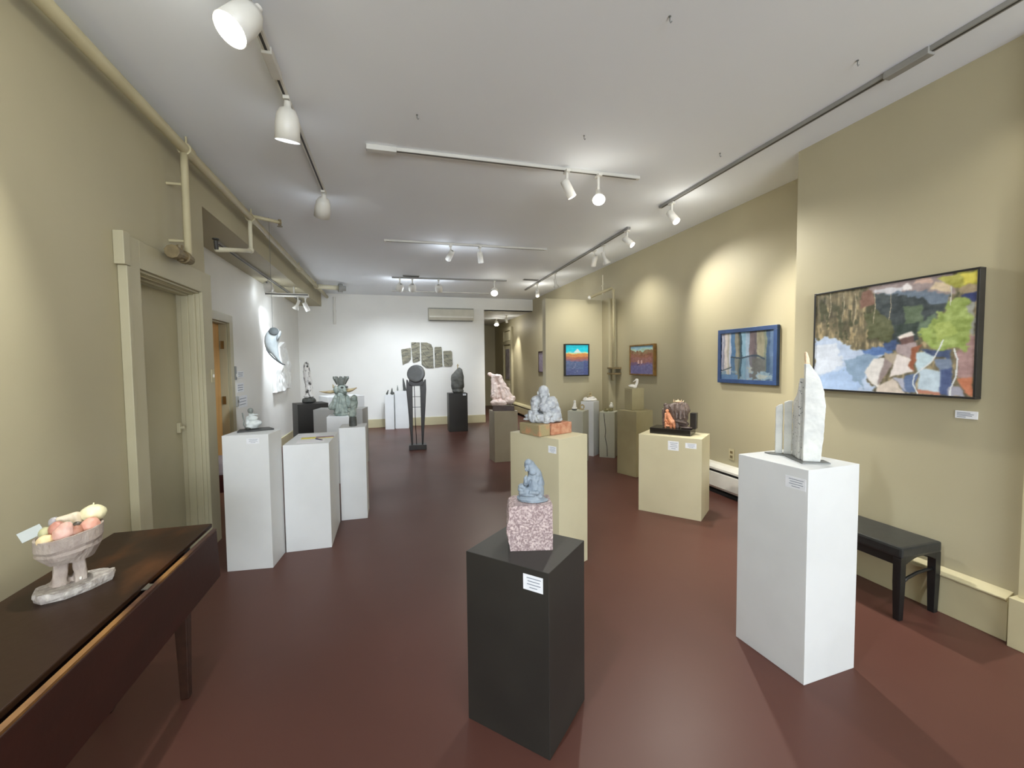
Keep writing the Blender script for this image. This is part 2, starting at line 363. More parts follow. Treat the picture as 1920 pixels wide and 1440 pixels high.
b = MB(); b.bx(2.62, 2.71, 14.95, 14.999, 0, 2.12); b.bx(3.03, 3.12, 14.95, 14.999, 0, 2.12); b.bx(2.62, 3.12, 14.95, 14.999, 2.03, 2.14); struct(b.build('trim_6', 'trim'))
# boxed chase and pipe in the corner beside the partition
b = MB(); b.bx(3.47, 3.599, 6.42, 6.649, 0, 2.55); struct(b.build('trim_7', 'olive'))

# ------------------------------------------------------------------ pipes and services
t = thing('water_pipe', 'long olive painted pipe running along the top of the left wall', 'pipe', (-1.38, -2, 3.05))
b = MB(); b.tube([(0, -1.1, 0), (0, 6, 0), (0.02, 12.6, 0.0)], 0.034, 16); b.build('pipe', 'pipe', t, smooth=True)
for y in (3.0, 5.64, 7.13, 9.6, 11.2):
    b = MB(); b.cyl((0, y, 0), (0, y + 0.09, 0), 0.045, seg=18); b.cyl((0, y + 0.04, 0), (0, y + 0.04, 0.1), 0.008, seg=8); b.build('coupling', 'pipe', t, smooth=False, bev=0.004)
t = thing('drop_pipe', 'olive vertical pipe with a valve at its foot above the left door', 'pipe', (-1.385, 3.65, 2.3))
b = MB(); b.tube([(0, 0, 0.718), (0.0, 0, 0.6), (0, 0, 0.02), (0, -0.02, -0.02)], 0.024, 14); b.build('pipe', 'pipe', t, smooth=True)
b = MB(); b.cyl((0, 0.02, -0.03), (0, -0.2, -0.03), 0.034, seg=14); b.cyl((0, -0.05, -0.03), (0, -0.09, -0.03), 0.045, seg=14); b.cyl((0, -0.2, -0.03), (0, -0.25, -0.03), 0.046, seg=10)
b.cyl((0, -0.13, -0.07), (0, -0.13, 0.04), 0.02, seg=10); b.build('valve', 'brassvalve', t, bev=0.003)
for z in (0.1, 0.5):
    b = MB(); b.cyl((-0.1145, 0, z), (0.0, 0, z), 0.01); b.build('bracket', 'pipe', t)
t = thing('sprinkler_pipe', 'pale pipe dropping from the left beam and turning back to a sprinkler', 'pipe', (-1.385, 5.14, 2.5))
b = MB(); b.tube([(0, 0, 0.518), (0, 0, 0.45), (0, 0, 0.24), (0, -0.03, 0.2), (0, -0.12, 0.18), (0, -0.95, -0.02)], 0.02, 12); b.build('pipe', 'pipe_light', t, smooth=True)
b = MB(); b.ell((0, -0.01, 0.21), (0.032, 0.032, 0.032)); b.build('elbow', 'pipe_light', t, smooth=True)
b = MB(); b.cyl((0, -0.95, -0.02), (0, -0.96, 0.05), 0.016, seg=12); b.cyl((0, -0.96, 0.06), (0, -0.96, 0.068), 0.026, seg=14); b.build('sprinkler_head', 'slot', t)
t = thing('sprinkler_branch', 'short pipe branch with a sprinkler at the ceiling edge', 'pipe', (-1.36, 5.12, 3.06))
b = MB(); b.tube([(0.02, 0.01, 0), (0.16, 0.1, 0.0), (0.24, 0.16, 0.0)], 0.018, 10); b.build('pipe', 'pipe', t, smooth=True)
b = MB(); b.cyl((0.23, 0.15, -0.03), (0.23, 0.15, 0.03), 0.016, seg=12); b.cyl((0.23, 0.15, -0.045), (0.23, 0.15, -0.04), 0.028, seg=14); b.build('sprinkler_head', 'brassvalve', t)
t = thing('flanged_pipe', 'thick pipe branch with a grey flange at the far end of the beam', 'pipe', (-1.34, 9.2, 3.05))
b = MB(); b.tube([(-0.002, 0.03, 0), (0.2, 0.1, 0.0), (0.36, 0.14, 0.0)], 0.045, 14); b.build('pipe', 'pipe_light', t, smooth=True)
b = MB(); b.cyl((0.36, 0.14, 0), (0.44, 0.16, 0), 0.085, seg=20); b.cyl((0.44, 0.16, 0), (0.5, 0.175, 0), 0.05, seg=20); b.build('flange', 'rail_grey', t, bev=0.004)
t = thing('corner_pipe', 'white vertical pipe stub on the back wall at the beam end', 'pipe', (-1.22, 10.70, 2.45))
b = MB(); b.cyl((0, 0, 0.0), (0, 0, 0.62), 0.03, seg=16); b.build('pipe', 'fix', t, smooth=False)
b = MB(); b.cyl((0, -0.005, 0.28), (0, -0.005, 0.31), 0.038); b.build('strap', 'fix', t)
t = thing('conduit_pipe', 'vertical olive pipe with two straps in the corner beside the turquoise painting', 'pipe', (3.44, 6.30, 0))
b = MB(); b.tube([(0.05, 0, 1.2), (0.05, 0, 2.6), (0.05, 0, 2.68)], 0.02, 12); b.build('pipe', 'pipe', t, smooth=True)
for z in (1.30, 1.39):
    b = MB(); b.bx(0.0, 0.1602, -0.06, 0.1202, z, z + 0.03); b.build('strap', 'brassvalve', t, bev=0.003)
t = thing('sprinkler_pipe', 'slanting pipe with an upright sprinkler above the turquoise painting', 'pipe', (3.45, 6.32, 2.70))
b = MB(); b.tube([(0.024, -0.004, 0.004), (-0.27, 0.21, -0.13)], 0.025, 12); b.build('pipe', 'pipe', t, smooth=True)
b = MB(); b.cyl((-0.1, 0.08, -0.10), (-0.1, 0.08, 0.22), 0.009, seg=8); b.cyl((-0.14, 0.05, 0.03), (-0.06, 0.11, 0.08), 0.007, seg=8); b.build('hanger_rod', 'pipe_light', t)
b = MB(); b.ell((-0.27, 0.21, -0.13), (0.032, 0.032, 0.032)); b.build('end_cap', 'fix', t, smooth=True)
# baseboard heaters
def heater(label, y0, y1, m):
    t = thing('baseboard_heater', label, 'heater', (3.55, (y0 + y1) / 2, 0)); L = (y1 - y0) / 2
    b = MB(); b.prism([(0.049, 0.03), (-0.03, 0.06), (-0.05, 0.09), (-0.05, 0.245), (-0.035, 0.252), (0.049, 0.252)], (0, -L, 0), (1, 0, 0), (0, 0, 1), (0, 1, 0), 2 * L); b.build('cover', m, t, bev=0.003)
    b = MB(); b.bx(-0.046, 0.049, -L, L, 0.252, 0.276); b.build('louvre_gap', 'shadow_gap', t)
    b = MB(); b.prism([(0.049, 0.345), (-0.02, 0.335), (-0.05, 0.30), (-0.05, 0.276), (0.049, 0.276)], (0, -L, 0), (1, 0, 0), (0, 0, 1), (0, 1, 0), 2 * L); b.build('top_rail', m, t, bev=0.003)
    b = MB(); b.bx(-0.02, 0.049, -L, L, 0, 0.03); b.build('kick_gap', 'shadow_gap', t)
    for s in (-1, 1):
        b = MB(); b.bx(-0.054, 0.049, s * L - 0.02, s * L + 0.02, 0.0, 0.347); b.build('end_cap', m, t, bev=0.004)
heater('white baseboard heater under the blue forest painting', 2.85, 5.9, 'heater')
heater('beige baseboard heater along the corridor wall', 9.2, 12.55, 'heater_b')
# wall services
t = thing('power_outlet', 'small wall outlet plate low under the blue forest painting', 'outlet', (3.6, 3.87, 0.47))
b = MB(); b.bx(-0.008, -0.0005, -0.038, 0.038, -0.06, 0.06); b.build('plate', 'base', t, bev=0.003)
for z in (-0.025, 0.025):
    b = MB(); b.bx(-0.011, -0.007, -0.018, 0.018, z - 0.014, z + 0.014); b.build('socket', 'brassvalve', t, bev=0.002)
t = thing('light_switch', 'small switch plate on the door casing at the left wall end', 'switch', (-1.455, 4.185, 1.42))
b = MB(); b.bx(0.0, 0.007, -0.03, 0.03, -0.055, 0.055); b.build('plate', 'base', t, bev=0.003)
b = MB(); b.bx(0.006, 0.016, -0.006, 0.006, -0.012, 0.012); b.build('toggle', 'fix', t)
t = thing('thermostat', 'grey metal wall plate beside the amber door above the cards', 'wall plate', (-2.0, 6.46, 1.41))
b = MB(); b.bx(0.0, 0.03, -0.03, 0.03, -0.09, 0.09); b.build('body', 'metalplate', t, bev=0.006)
b = MB(); b.bx(0.03, 0.036, -0.014, 0.014, -0.05, -0.01); b.build('dial', 'fix', t, bev=0.002)
t = thing('wall_plate', 'grey round-cornered wall plate low beside the amber door', 'wall plate', (-2.0, 6.50, 1.03))
b = MB(); b.bx(0.0, 0.03, -0.035, 0.035, -0.07, 0.07); b.build('body', 'ped_grey', t, bev=0.01)
b = MB(); b.cyl((0.03, 0, 0.0), (0.036, 0, 0), 0.02); b.build('button', 'metalplate', t)
# air conditioner on the back wall
t = thing('air_conditioner', 'long beige wall air conditioner high on the white back wall', 'air conditioner', (1.45, 10.73, 2.56))
b = MB(); b.prism([(0, 0), (-0.16, 0.0), (-0.21, 0.06), (-0.22, 0.12), (-0.20, 0.30), (0, 0.31)], (-0.55, 0, 0), (0, 1, 0), (0, 0, 1), (1, 0, 0), 1.10); b.build('casing', 'acunit', t, bev=0.008)
b = MB(); b.box((0, -0.205, 0.085), (1.06, 0.03, 0.012)); b.build('louvre', 'heater', t)
b = MB(); b.bx(-0.53, 0.53, -0.17, -0.05, -0.004, 0.002); b.build('outlet_slot', 'slot', t)
b = MB()
for z in (0.27, 0.285): b.bx(-0.54, 0.54, -0.215, -0.19, z, z + 0.006)
b.build('intake_grille', 'metalplate', t)
# ceiling vents and hooks
for (x, y, s) in ((0.40, 8.3, 'left'), (2.7, 8.15, 'right')):
    t = thing('ceiling_vent', 'dark slot vent in the ceiling near the back wall, %s of the pair' % s, 'vent', (x, y, H), group=None)
    b = MB(); b.bx(-0.15, 0.15, -0.05, 0.05, -0.012, -0.0005); b.build('frame', 'rail_grey', t)
    for q in (-0.025, 0.0, 0.025):
        b = MB(); b.bx(-0.14, 0.14, q - 0.008, q + 0.008, -0.016, -0.011); b.build('slot', 'slot', t)
hk = None
hpos = [(1.322, 1.847, 'nearest the middle at the top of the photo'), (2.517, 1.841, 'beside the long right track'), (2.554, 2.913, 'beyond it towards the recessed wall'), (1.391, 2.943, 'above the middle track spotlights'), (0.205, 2.982, 'left of the middle track')]
for x, y, s in hpos:
    if hk is None:
        b = MB(); b.cyl((0, 0, -0.004), (0, 0, -0.0005), 0.006, seg=14); b.tube([(0, 0, -0.003), (0, 0, -0.022), (0.006, 0, -0.03), (0.011, 0, -0.022)], 0.0025, 8)
        hk = b.build('ceiling_hook', 'metalplate'); o = hk
    else:
        o = hk.copy(); COL.objects.link(o)
    o.location = (x, y, H); tag(o, 'tiny metal ceiling hook %s' % s, 'hook', 'hooks in the ceiling')

# ------------------------------------------------------------------ lighting tracks and spotlights
def track(label, p0, p1, m='rail', feed=None):
    p0 = Vector(p0); p1 = Vector(p1); d = p1 - p0; L = d.length; c = (p0 + p1) / 2
    t = thing('lighting_track', label, 'lighting track', (c.x, c.y, H), math.atan2(d.y, d.x), 'ceiling lighting tracks')
    b = MB(); b.bx(-L / 2, L / 2, -0.018, 0.018, -0.026, -0.0005); b.build('rail', m, t, bev=0.002)
    b = MB(); b.bx(-L / 2 + 0.03, L / 2 - 0.03, -0.007, 0.007, -0.0263, -0.0255); b.build('slot', 'slot', t)
    for f in (feed or []):
        b = MB(); b.bx(f * L / 2 - 0.11, f * L / 2 + 0.11, -0.026, 0.026, -0.04, -0.0005); b.build('feed_box', m, t, bev=0.004)
    return t
track('white track with three bell spotlights along the left side of the ceiling', (-0.60, -1.0, H), (-0.57, 4.5, H), 'rail', [0.33])
track('long pale track running above the near right wall', (2.79, -1.5, H), (2.79, 4.04, H), 'rail_grey', [0.18])
track('grey track continuing along the right side above the recessed wall', (2.84, 4.74, H), (2.93, 9.25, H), 'rail_grey')
track('white cross track with two spotlights in the middle of the ceiling', (-0.11, 3.475, H), (2.17, 3.46, H), 'rail', [-0.93])
track('pale cross track second from the front, with two dim spotlights', (-0.05, 5.98, H), (2.20, 5.92, H), 'rail')
track('cross track nearest the back wall, carrying four spotlights', (0.06, 8.47, H), (2.25, 8.32, H), 'rail_grey')
track('short cross track closest to the air conditioner', (0.06, 10.0, H), (2.25, 9.9, H), 'rail')

def spot_light(loc, tgt, W, ang=62, blend=0.75, rad=0.05, col=(1.0, 0.93, 0.82)):
    l = bpy.data.lights.new('spot_beam', 'SPOT'); l.energy = W; l.spot_size = R(ang); l.spot_blend = blend; l.shadow_soft_size = rad; l.color = col
    o = bpy.data.objects.new('spot_beam', l); COL.objects.link(o); o.location = loc
    o.rotation_euler = (Vector(tgt) - Vector(loc)).to_track_quat('-Z', 'Y').to_euler()
    return o
def spill(loc, W, col, rad=0.06):
    l = bpy.data.lights.new('lamp_spill', 'POINT'); l.energy = W; l.shadow_soft_size = rad; l.color = col
    o = bpy.data.objects.new('lamp_spill', l); COL.objects.link(o); o.location = loc; return o
def head(label, x, y, tgt, style='can', drop=0.12, lit=0, W=0, zt=H - 0.0268, col=(1.0, 0.93, 0.82), ang=62, blend=0.75, group='ceiling track spotlights', name='track_spotlight', rad=0.03, sp=1.0, back=0.0):
    t = thing(name, label, 'spotlight', (x, y, zt), 0, group)
    piv = Vector((0, 0, -drop)); d = (Vector(tgt) - (Vector((x, y, zt)) + piv)).normalized()
    b = MB(); b.bx(-0.018, 0.018, -0.04, 0.04, -0.02, 0.0); b.build('adapter', 'fix', t, bev=0.003)
    b = MB(); b.cyl((0, 0, -0.018), piv, 0.011, seg=12); b.ell(piv, (0.018,) * 3, seg=12, rings=8); b.build('stem', 'fix', t)
    prof = {'can': [(0.015, -0.055), (0.034, -0.05), (0.038, -0.03), (0.038, 0.10), (0.036, 0.10), (0.034, 0.085), (0.001, 0.085)],
            'bell': [(0.018, -0.05), (0.022, -0.015), (0.045, -0.005), (0.062, 0.03), (0.069, 0.08), (0.072, 0.17), (0.068, 0.17), (0.064, 0.13), (0.001, 0.13)],
            'round': [(0.02, -0.07), (0.05, -0.06), (0.066, -0.03), (0.070, 0.01), (0.068, 0.07), (0.064, 0.07), (0.060, 0.05), (0.001, 0.05)],
            'flare': [(0.014, -0.06), (0.022, -0.055), (0.024, 0.04), (0.03, 0.05), (0.055, 0.11), (0.052, 0.11), (0.028, 0.06), (0.001, 0.06)]}[style]
    prof = [(r, z - back) for r, z in prof]
    b = MB(); b.lathe(prof, seg=28, caps=False)
    q = d.to_track_quat('Z', 'Y').to_matrix().to_4x4()
    bmesh.ops.transform(b.bm, matrix=Matrix.Translation(piv) @ q, verts=b.bm.verts)
    b.build('shade', 'fix', t, smooth=True)
    zl = prof[-1][1] + 0.012; rl = prof[-3][0] * 0.93; rl = min(rl, prof[-2][0] * 0.98)
    b = MB(); b.cyl((0, 0, zl - 0.004), (0, 0, zl + 0.004), rl, seg=24)
    bmesh.ops.transform(b.bm, matrix=Matrix.Translation(piv) @ q, verts=b.bm.verts)
    b.build('lens', 'lamp_on' if lit == 2 else ('lamp_off' if lit == 1 else 'heater'), t)
    if W:
        p = Vector((x, y, zt)) + piv + d * (prof[-3][1] + 0.02)
        spot_light(p, tgt, W * SPOT, ang, blend, rad, col)
        spill(p + d * 0.02, W * SPILL * sp, col)
    return t
COOL = (0.90, 0.98, 1.07); WARM = (1.0, 0.965, 0.87)
head('glowing bell spotlight nearest on the left track', -0.59, 2.21, (-1.6, 1.25, 1.1), 'bell', 0.10, 2, 60, back=0.07, col=(1.0, 1.0, 0.92), ang=80)
head('bell spotlight in the middle of the left track', -0.57, 2.96, (-0.75, 3.55, 1.0), 'bell', 0.07, 1, 24, col=COOL)
head('bell spotlight at the far end of the left track', -0.57, 4.42, (-1.1, 6.1, 0.9), 'bell', 0.07, 1, 80, sp=0.3, col=COOL)
head('white can spotlight, left one on the middle cross track', 1.47, 3.447, (2.75, 3.3, 0.55), 'can', 0.13, 0, 82, col=WARM, ang=72, sp=0.35)
head('glowing flared spotlight, right one on the middle cross track', 1.77, 3.457, (1.1, 2.0, 0.9), 'flare', 0.15, 2, 40, col=WARM)
head('can spotlight at the near track end above the blue forest painting', 2.80, 3.86, (3.15, 2.1, 0.8), 'can', 0.13, 1, 155, col=WARM, ang=88, sp=0.4, blend=1.0)
head('thin can spotlight at the near end of the far right track', 2.845, 4.80, (3.62, 3.5, 1.55), 'can', 0.12, 1, 84, col=WARM, ang=82, sp=0.4, blend=1.0)
head('flared spotlight halfway along the far right track', 2.87, 5.45, (3.62, 5.5, 1.5), 'flare', 0.16, 1, 26, col=WARM, ang=115, blend=1.0)
head('added can spotlight just behind the flared one on the far right track', 2.88, 5.75, (3.02, 6.66, 1.6), 'can', 0.13, 1, 36, col=WARM, ang=84, blend=1.0)  # extra head, added to light the partition
head('can spotlight with a bright rim near the far end of the right track', 2.90, 7.35, (3.6, 8.3, 1.4), 'flare', 0.16, 1, 75, col=WARM)
head('pale spotlight hanging at the very end of the right track', 2.92, 8.4, (3.55, 9.95, 1.5), 'can', 0.18, 0, 120, col=WARM, ang=80)
head('dim can spotlight, left one on the second cross track', 0.825, 5.965, (-0.2, 8.2, 1.0), 'can', 0.12, 0, 70, col=COOL, sp=0.8)
head('dim can spotlight, right one on the second cross track', 1.231, 5.953, (1.66, 6.55, 1.0), 'can', 0.12, 0, 60, col=COOL, sp=0.8)
head('round spotlight, leftmost on the rear cross track', 0.20, 8.46, (-0.5, 10.7, 0.8), 'round', 0.16, 0, 48, col=COOL, ang=80, sp=1.5)
head('round spotlight, second from the left on the rear cross track', 0.43, 8.445, (0.45, 10.73, 0.9), 'round', 0.16, 0, 48, col=COOL, ang=80, sp=1.5)
head('round spotlight, third along the rear cross track', 0.92, 8.41, (1.4, 10.73, 0.7), 'round', 0.16, 0, 48, col=COOL, ang=80, sp=1.5)
head('glowing round spotlight at the right end of the rear cross track', 2.0, 8.335, (1.55, 6.3, 1.0), 'round', 0.2, 2, 45, col=WARM)
head('glowing spotlight hanging from the low corridor ceiling', 3.15, 12.9, (2.9, 11.5, 0.9), 'round', 0.12, 2, 70, zt=2.859, col=WARM)
head('smaller lit spotlight farther on in the corridor ceiling', 3.2, 11.9, (3.6, 12.3, 1.2), 'can', 0.10, 2, 55, zt=2.859, col=WARM)
head('large round spotlight under the left beam', -1.78, 7.4, (-1.72, 9.6, 0.7), 'round', 0.13, 0, 35, zt=2.849, col=COOL, ang=70, group='spotlights under the left beam')
# lights standing outside the picture on the same tracks
for (p, tg, W, c, a) in (((2.75, 1.0, 3.0), (3.2, 2.2, 1.0), 10, WARM, 80), ((2.75, 0.2, 3.0), (3.2, 1.2, 1.7), 40, (1, 0.97, 0.88), 62), ((2.7, 0.5, 3.0), (0.7, 1.7, 0.2), 7, WARM, 70),
                         ((-0.55, 0.6, 3.0), (1.5, 1.9, 0.5), 78, COOL, 70), ((-0.6, -0.2, 3.0), (-1.5, 1.3, 1.5), 30, (1.0, 0.98, 0.86), 75)):
    spot_light(p, tg, W * SPOT, a, 0.8, 0.05, c); spill(p, W * SPILL, c)
# thin cross bar under the beam with two flared spotlights
t = thing('cross_bar', 'pale bar reaching across under the left beam', 'bar', (-1.72, 8.16, 2.71))
b = MB(); b.bx(-0.278, 0.38, -0.05, 0.05, -0.03, 0.02); b.build('bar', 'fix', t, bev=0.003)
b = MB(); b.bx(-0.278, 0.38, -0.056, -0.05, -0.01, 0.006); b.build('edge_strip', 'slot', t)
for x in (-0.2, 0.15):
    b = MB(); b.cyl((x, 0, 0.02), (x, 0, 0.139), 0.012, seg=10); b.build('hanger', 'fix', t)
head('flared spotlight with a bright rim under the cross bar', -1.50, 8.1, (-2.0, 8.3, 1.55), 'flare', 0.12, 1, 85, zt=2.68, col=COOL, group='spotlights under the left beam')
head('tilted can spotlight beside it under the cross bar', -1.40, 8.2, (-0.9, 8.9, 1.1), 'can', 0.14, 0, 45, zt=2.68, col=COOL, group='spotlights under the left beam')
t = thing('lighting_track', 'thin dark track fixed to the underside of the left beam', 'lighting track', (-1.77, 7.3, 2.849), R(90), 'ceiling lighting tracks')
b = MB(); b.bx(-1.9, 2.6, -0.016, 0.016, -0.024, -0.0005); b.build('rail', 'rail_grey', t)
b = MB(); b.bx(-1.88, 2.58, -0.006, 0.006, -0.026, -0.0235); b.build('slot', 'slot', t)
# ------------------------------------------------------------------ plinths
def plinth(label, ctr, wa, wb, h, rot, m, cards=(), seams=(), group='display plinths'):
    """rot = direction of the right-hand front face; local x runs along it, local y along the left-hand face"""
    x, y = wb / 2, wa / 2; th = 0.018
    def ring(e, z): return [(-x + e, -y + e, z), (x - e, -y + e, z), (x - e, y - e, z), (-x + e, y - e, z)]
    b = MB(); b.loft([ring(th, h - th), ring(th, 0.0), ring(0, 0.0), ring(0, h)])
    if not cards and not seams:
        t = b.build('display_plinth', m, bev=0.002)
        t.location = (ctr[0], ctr[1], 0); t.rotation_euler = (0, 0, R(rot)); return tag(t, label, 'plinth', group)
    t = thing('display_plinth', label, 'plinth', (ctr[0], ctr[1], 0), R(rot), group)
    b.build('plinth_body', m, t, bev=0.002)
    for (fc, u, z, w, hh) in cards:            # face, position along it, height, size
        b = MB()
        e = 0.0012
        def cb(i, u0, u1, z0, z1, off):
            b.m(i)
            if fc == 'R': b.bx(u0, u1, -y - e - off, -y - 0.0002 - off * 0, z0, z1)
            else: b.bx(-x - e - off, -x - 0.0002, u0, u1, z0, z1)
        cb(0, u - w / 2, u + w / 2, z - hh / 2, z + hh / 2, 0)
        for k in range(4):
            zz = z + hh * (0.30 - 0.2 * k); ww = w * (0.40, 0.34, 0.38, 0.22)[k]
            cb(1, u - ww, u + ww * 0.8, zz - hh * 0.025, zz + hh * 0.025, 0.0004)
        b.build('label_card', ['card', 'ink'], t)
    for pts in seams:
        b = MB(); b.tube(pts, 0.0045, 6); b.build('seam', 'shadow_gap', t)
    return t

# The left-hand face looks along local -x, the right-hand face along local -y.
plinth('low black plinth in the foreground under the granite block', (0.54, 1.717), 0.384, 0.345, 0.723, 42.8, 'ped_black', [('L', -0.125, 0.668, 0.085, 0.06)])
plinth('tall white plinth in the right foreground beside the black bench', (1.958, 1.684), 0.383, 0.338, 1.004, 3.5, 'ped_white', [('L', -0.13, 0.93, 0.10, 0.055)])
plinth('beige plinth behind the black one, under the bricks and stone man', (1.147, 3.079), 0.501, 0.325, 0.965, 27.2, 'ped_beige', [('L', -0.19, 0.885, 0.075, 0.05)])
plinth('broad beige plinth under the brown and orange carving', (2.724, 3.689), 0.594, 0.381, 0.777, 39.5, 'ped_beige', [('L', -0.04, 0.69, 0.10, 0.09), ('L', -0.20, 0.705, 0.10, 0.05)])
plinth('tall white plinth at the left front under the small seated figure on slate', (-1.018, 3.645), 0.310, 0.270, 1.0, 90 - 5.4, 'ped_white', [('L', -0.05, 0.955, 0.085, 0.04)])
plinth('white plinth between two others with papers and pen on it', (-0.672, 4.062), 0.340, 0.615, 0.867, 90, 'ped_white')
plinth('narrow white plinth under the twisted bust on a dark base', (-0.372, 4.53), 0.24, 0.30, 0.898, 90, 'ped_white')
plinth('white plinth half hidden behind, carrying the crowned figure', (-0.63, 5.93), 0.32, 0.30, 0.85, 90, 'ped_white')
plinth('wide grey plinth behind the crowned figure', (-0.735, 6.93), 0.70, 0.34, 0.85, 80, 'ped_grey')
plinth('black plinth under the tall white veined figure at the left', (-1.26, 7.50), 0.40, 0.45, 0.9, 22, 'ped_black')
plinth('large white plinth in the left back corner', (-0.95, 9.05), 0.60, 0.68, 0.9, 24, 'ped_white')
plinth('taupe plinth under the pink marble piece', (1.662, 6.438), 0.30, 0.372, 0.776, 3.1, 'ped_taupe')
plinth('olive plinth in the recess with a smaller box on top', (3.143, 5.091), 0.318, 0.34, 0.859, 20, 'ped_olive')
plinth('pale grey plinth behind the stone man, left of the draped white one', (2.72, 5.98), 0.24, 0.26, 0.78, 45, 'ped_pale')
plinth('slim white plinth with a draped white piece on it', (3.10, 6.36), 0.22, 0.22, 0.875, 40, 'ped_white')
t = plinth('pale grey plinth with a dark crooked seam beside the olive plinth', (3.33, 6.16), 0.26, 0.24, 0.72, -40, 'ped_pale', seams=[[(-0.05, -0.1302, 0.70), (-0.035, -0.1302, 0.55), (-0.02, -0.1302, 0.42), (-0.03, -0.1302, 0.33), (0.0, -0.1302, 0.18), (0.005, -0.1302, 0.02)]])
plinth('black plinth standing against the back wall under the boulder', (1.419, 9.62), 0.35, 0.412, 0.851, -0.3, 'ped_black', [('R', 0.14, 0.82, 0.07, 0.04)])
plinth('white plinth at the back wall, left of the pair behind the disc sculpture', (-0.04, 10.40), 0.20, 0.20, 0.80, -8, 'ped_white')
plinth('white plinth at the back wall, right of the pair behind the disc sculpture', (0.235, 10.44), 0.20, 0.31, 0.88, -6, 'ped_white')
# small box standing on the olive plinth
t = thing('plinth_box', 'small olive box on top of the olive plinth under the white bird', 'box', (3.155, 5.13, 0.8595), R(2))
b = MB(); b.bx(-0.092, 0.092, -0.09, 0.09, 0, 0.2715); b.build('box_body', 'ped_olive', t, bev=0.002)
b = MB(); b.bx(-0.092, 0.092, -0.09, 0.09, 0.2715, 0.29); b.build('box_lid', 'ped_olive', t, bev=0.002)

# ------------------------------------------------------------------ sculptures
# granite block and the blue-grey praying figure on it
t = tag(None or MB().box((0, 0, 0.0945), (0.18, 0.145, 0.189)).build('granite_block', 'granite'), 'pink speckled granite block with one rough edge on the black plinth', 'stone block')
bm = bmesh.new(); bm.from_mesh(t.data); bmesh.ops.subdivide_edges(bm, edges=bm.edges, cuts=14, use_grid_fill=True)
for v in bm.verts:
    x, y, z = v.co
    n = noise.fractal(v.co * 26, 1, 2, 3)
    if x < -0.088: v.co.x -= 0.010 * math.sin(max(0, min(1, z / 0.189)) * math.pi) + 0.007 * n - 0.002; v.co.y += 0.004 * n
    elif z > 0.005: v.co += Vector((0.0012 * n, 0.0012 * n, 0))
    if x < -0.07 and z > 0.16: v.co.z -= 0.5 * max(0, (-0.07 - x)) + 0.004 * n
bm.to_mesh(t.data); bm.free()
t.location = (0.560, 1.733, 0.7234); t.rotation_euler = (0, 0, R(-13.7))
P = at(470, 700); loc = (0.566, 1.733, 0.9126)
t = thing('praying_figure', 'blue-grey stone hooded figure kneeling in prayer on the granite block', 'sculpture', loc, face(loc[0], loc[1]))
k = 0.000300
blob('robed_body', [('e', P(468, 662), (205, 160, 46)), ('e', P(500, 690), (225, 165, 14)), ('e', P(470, 600), (182, 140, 40)), ('c', P(320, 610, -60), P(610, 620, -110), 22, 26), ('c', P(330, 575, -80), P(560, 560, -120), 30, 34), ('e', P(430, 560), (120, 120, 66)), ('e', P(590, 560), (72, 120, 130)), ('e', P(610, 480, 10), (45, 70, 120)),
    ('c', P(520, 560, 10), P(505, 330, 10), 108, 78), ('e', P(350, 500, -10), (62, 70, 42)), ('c', P(470, 360, -10), P(395, 445, -70), 44, 34), ('c', P(395, 450, -70), P(392, 360, -85), 30, 24),
    ('c', P(560, 380, 0), P(520, 520, -60), 56, 46), ('e', P(330, 540, -20), (50, 60, 40))], k, 0.0024, 'bluestone', t, 0.0010, 90, 1, dents=[(P(470, 400, -70), P(430, 560, -130), 14, 16), (P(520, 420, -90), P(540, 600, -130), 13, 14), (P(580, 420, -60), P(620, 600, -90), 13, 12), (P(300, 640, -150), P(640, 640, -170), 12, 14), (P(340, 600, -140), P(560, 600, -160), 10, 10), (P(430, 300, -70), P(440, 300, -60), 22, 18), (P(640, 480, -40), P(660, 620, -40), 12, 10)])
blob('veil', [('c', P(450, 195, 10), P(545, 330, 30), 74, 84), ('e', P(440, 155, -8), (58, 62, 48)), ('c', P(432, 122, 0), P(470, 190, 10), 20, 62), ('c', P(405, 175, -20), P(412, 240, -50), 20, 16), ('c', P(560, 330, 30), P(620, 470, 30), 70, 50), ('e', P(500, 300, -20), (60, 66, 40))], k, 0.0026, 'bluestone', t, 0.0007, 90, 1, ground=False)
blob('face', [('e', P(420, 228, -52), (34, 34, 46)), ('c', P(392, 228, -78), P(390, 244, -82), 5, 7), ('e', P(408, 262, -66), (16, 16, 10))], k, 0.0014, 'bluestone', t, 0.0, ground=False, sm=1, dents=[(P(402, 224, -84), P(402, 224, -84), 9, 7), (P(424, 224, -86), P(424, 224, -86), 9, 7), (P(398, 254, -80), P(418, 254, -84), 5, 4)])
blob('praying_hands', [('c', P(396, 420, -85), P(402, 330, -80), 26, 13), ('c', P(412, 420, -82), P(410, 335, -78), 22, 11)], k, 0.002, 'bluestone', t, 0.0, ground=False, sm=2)

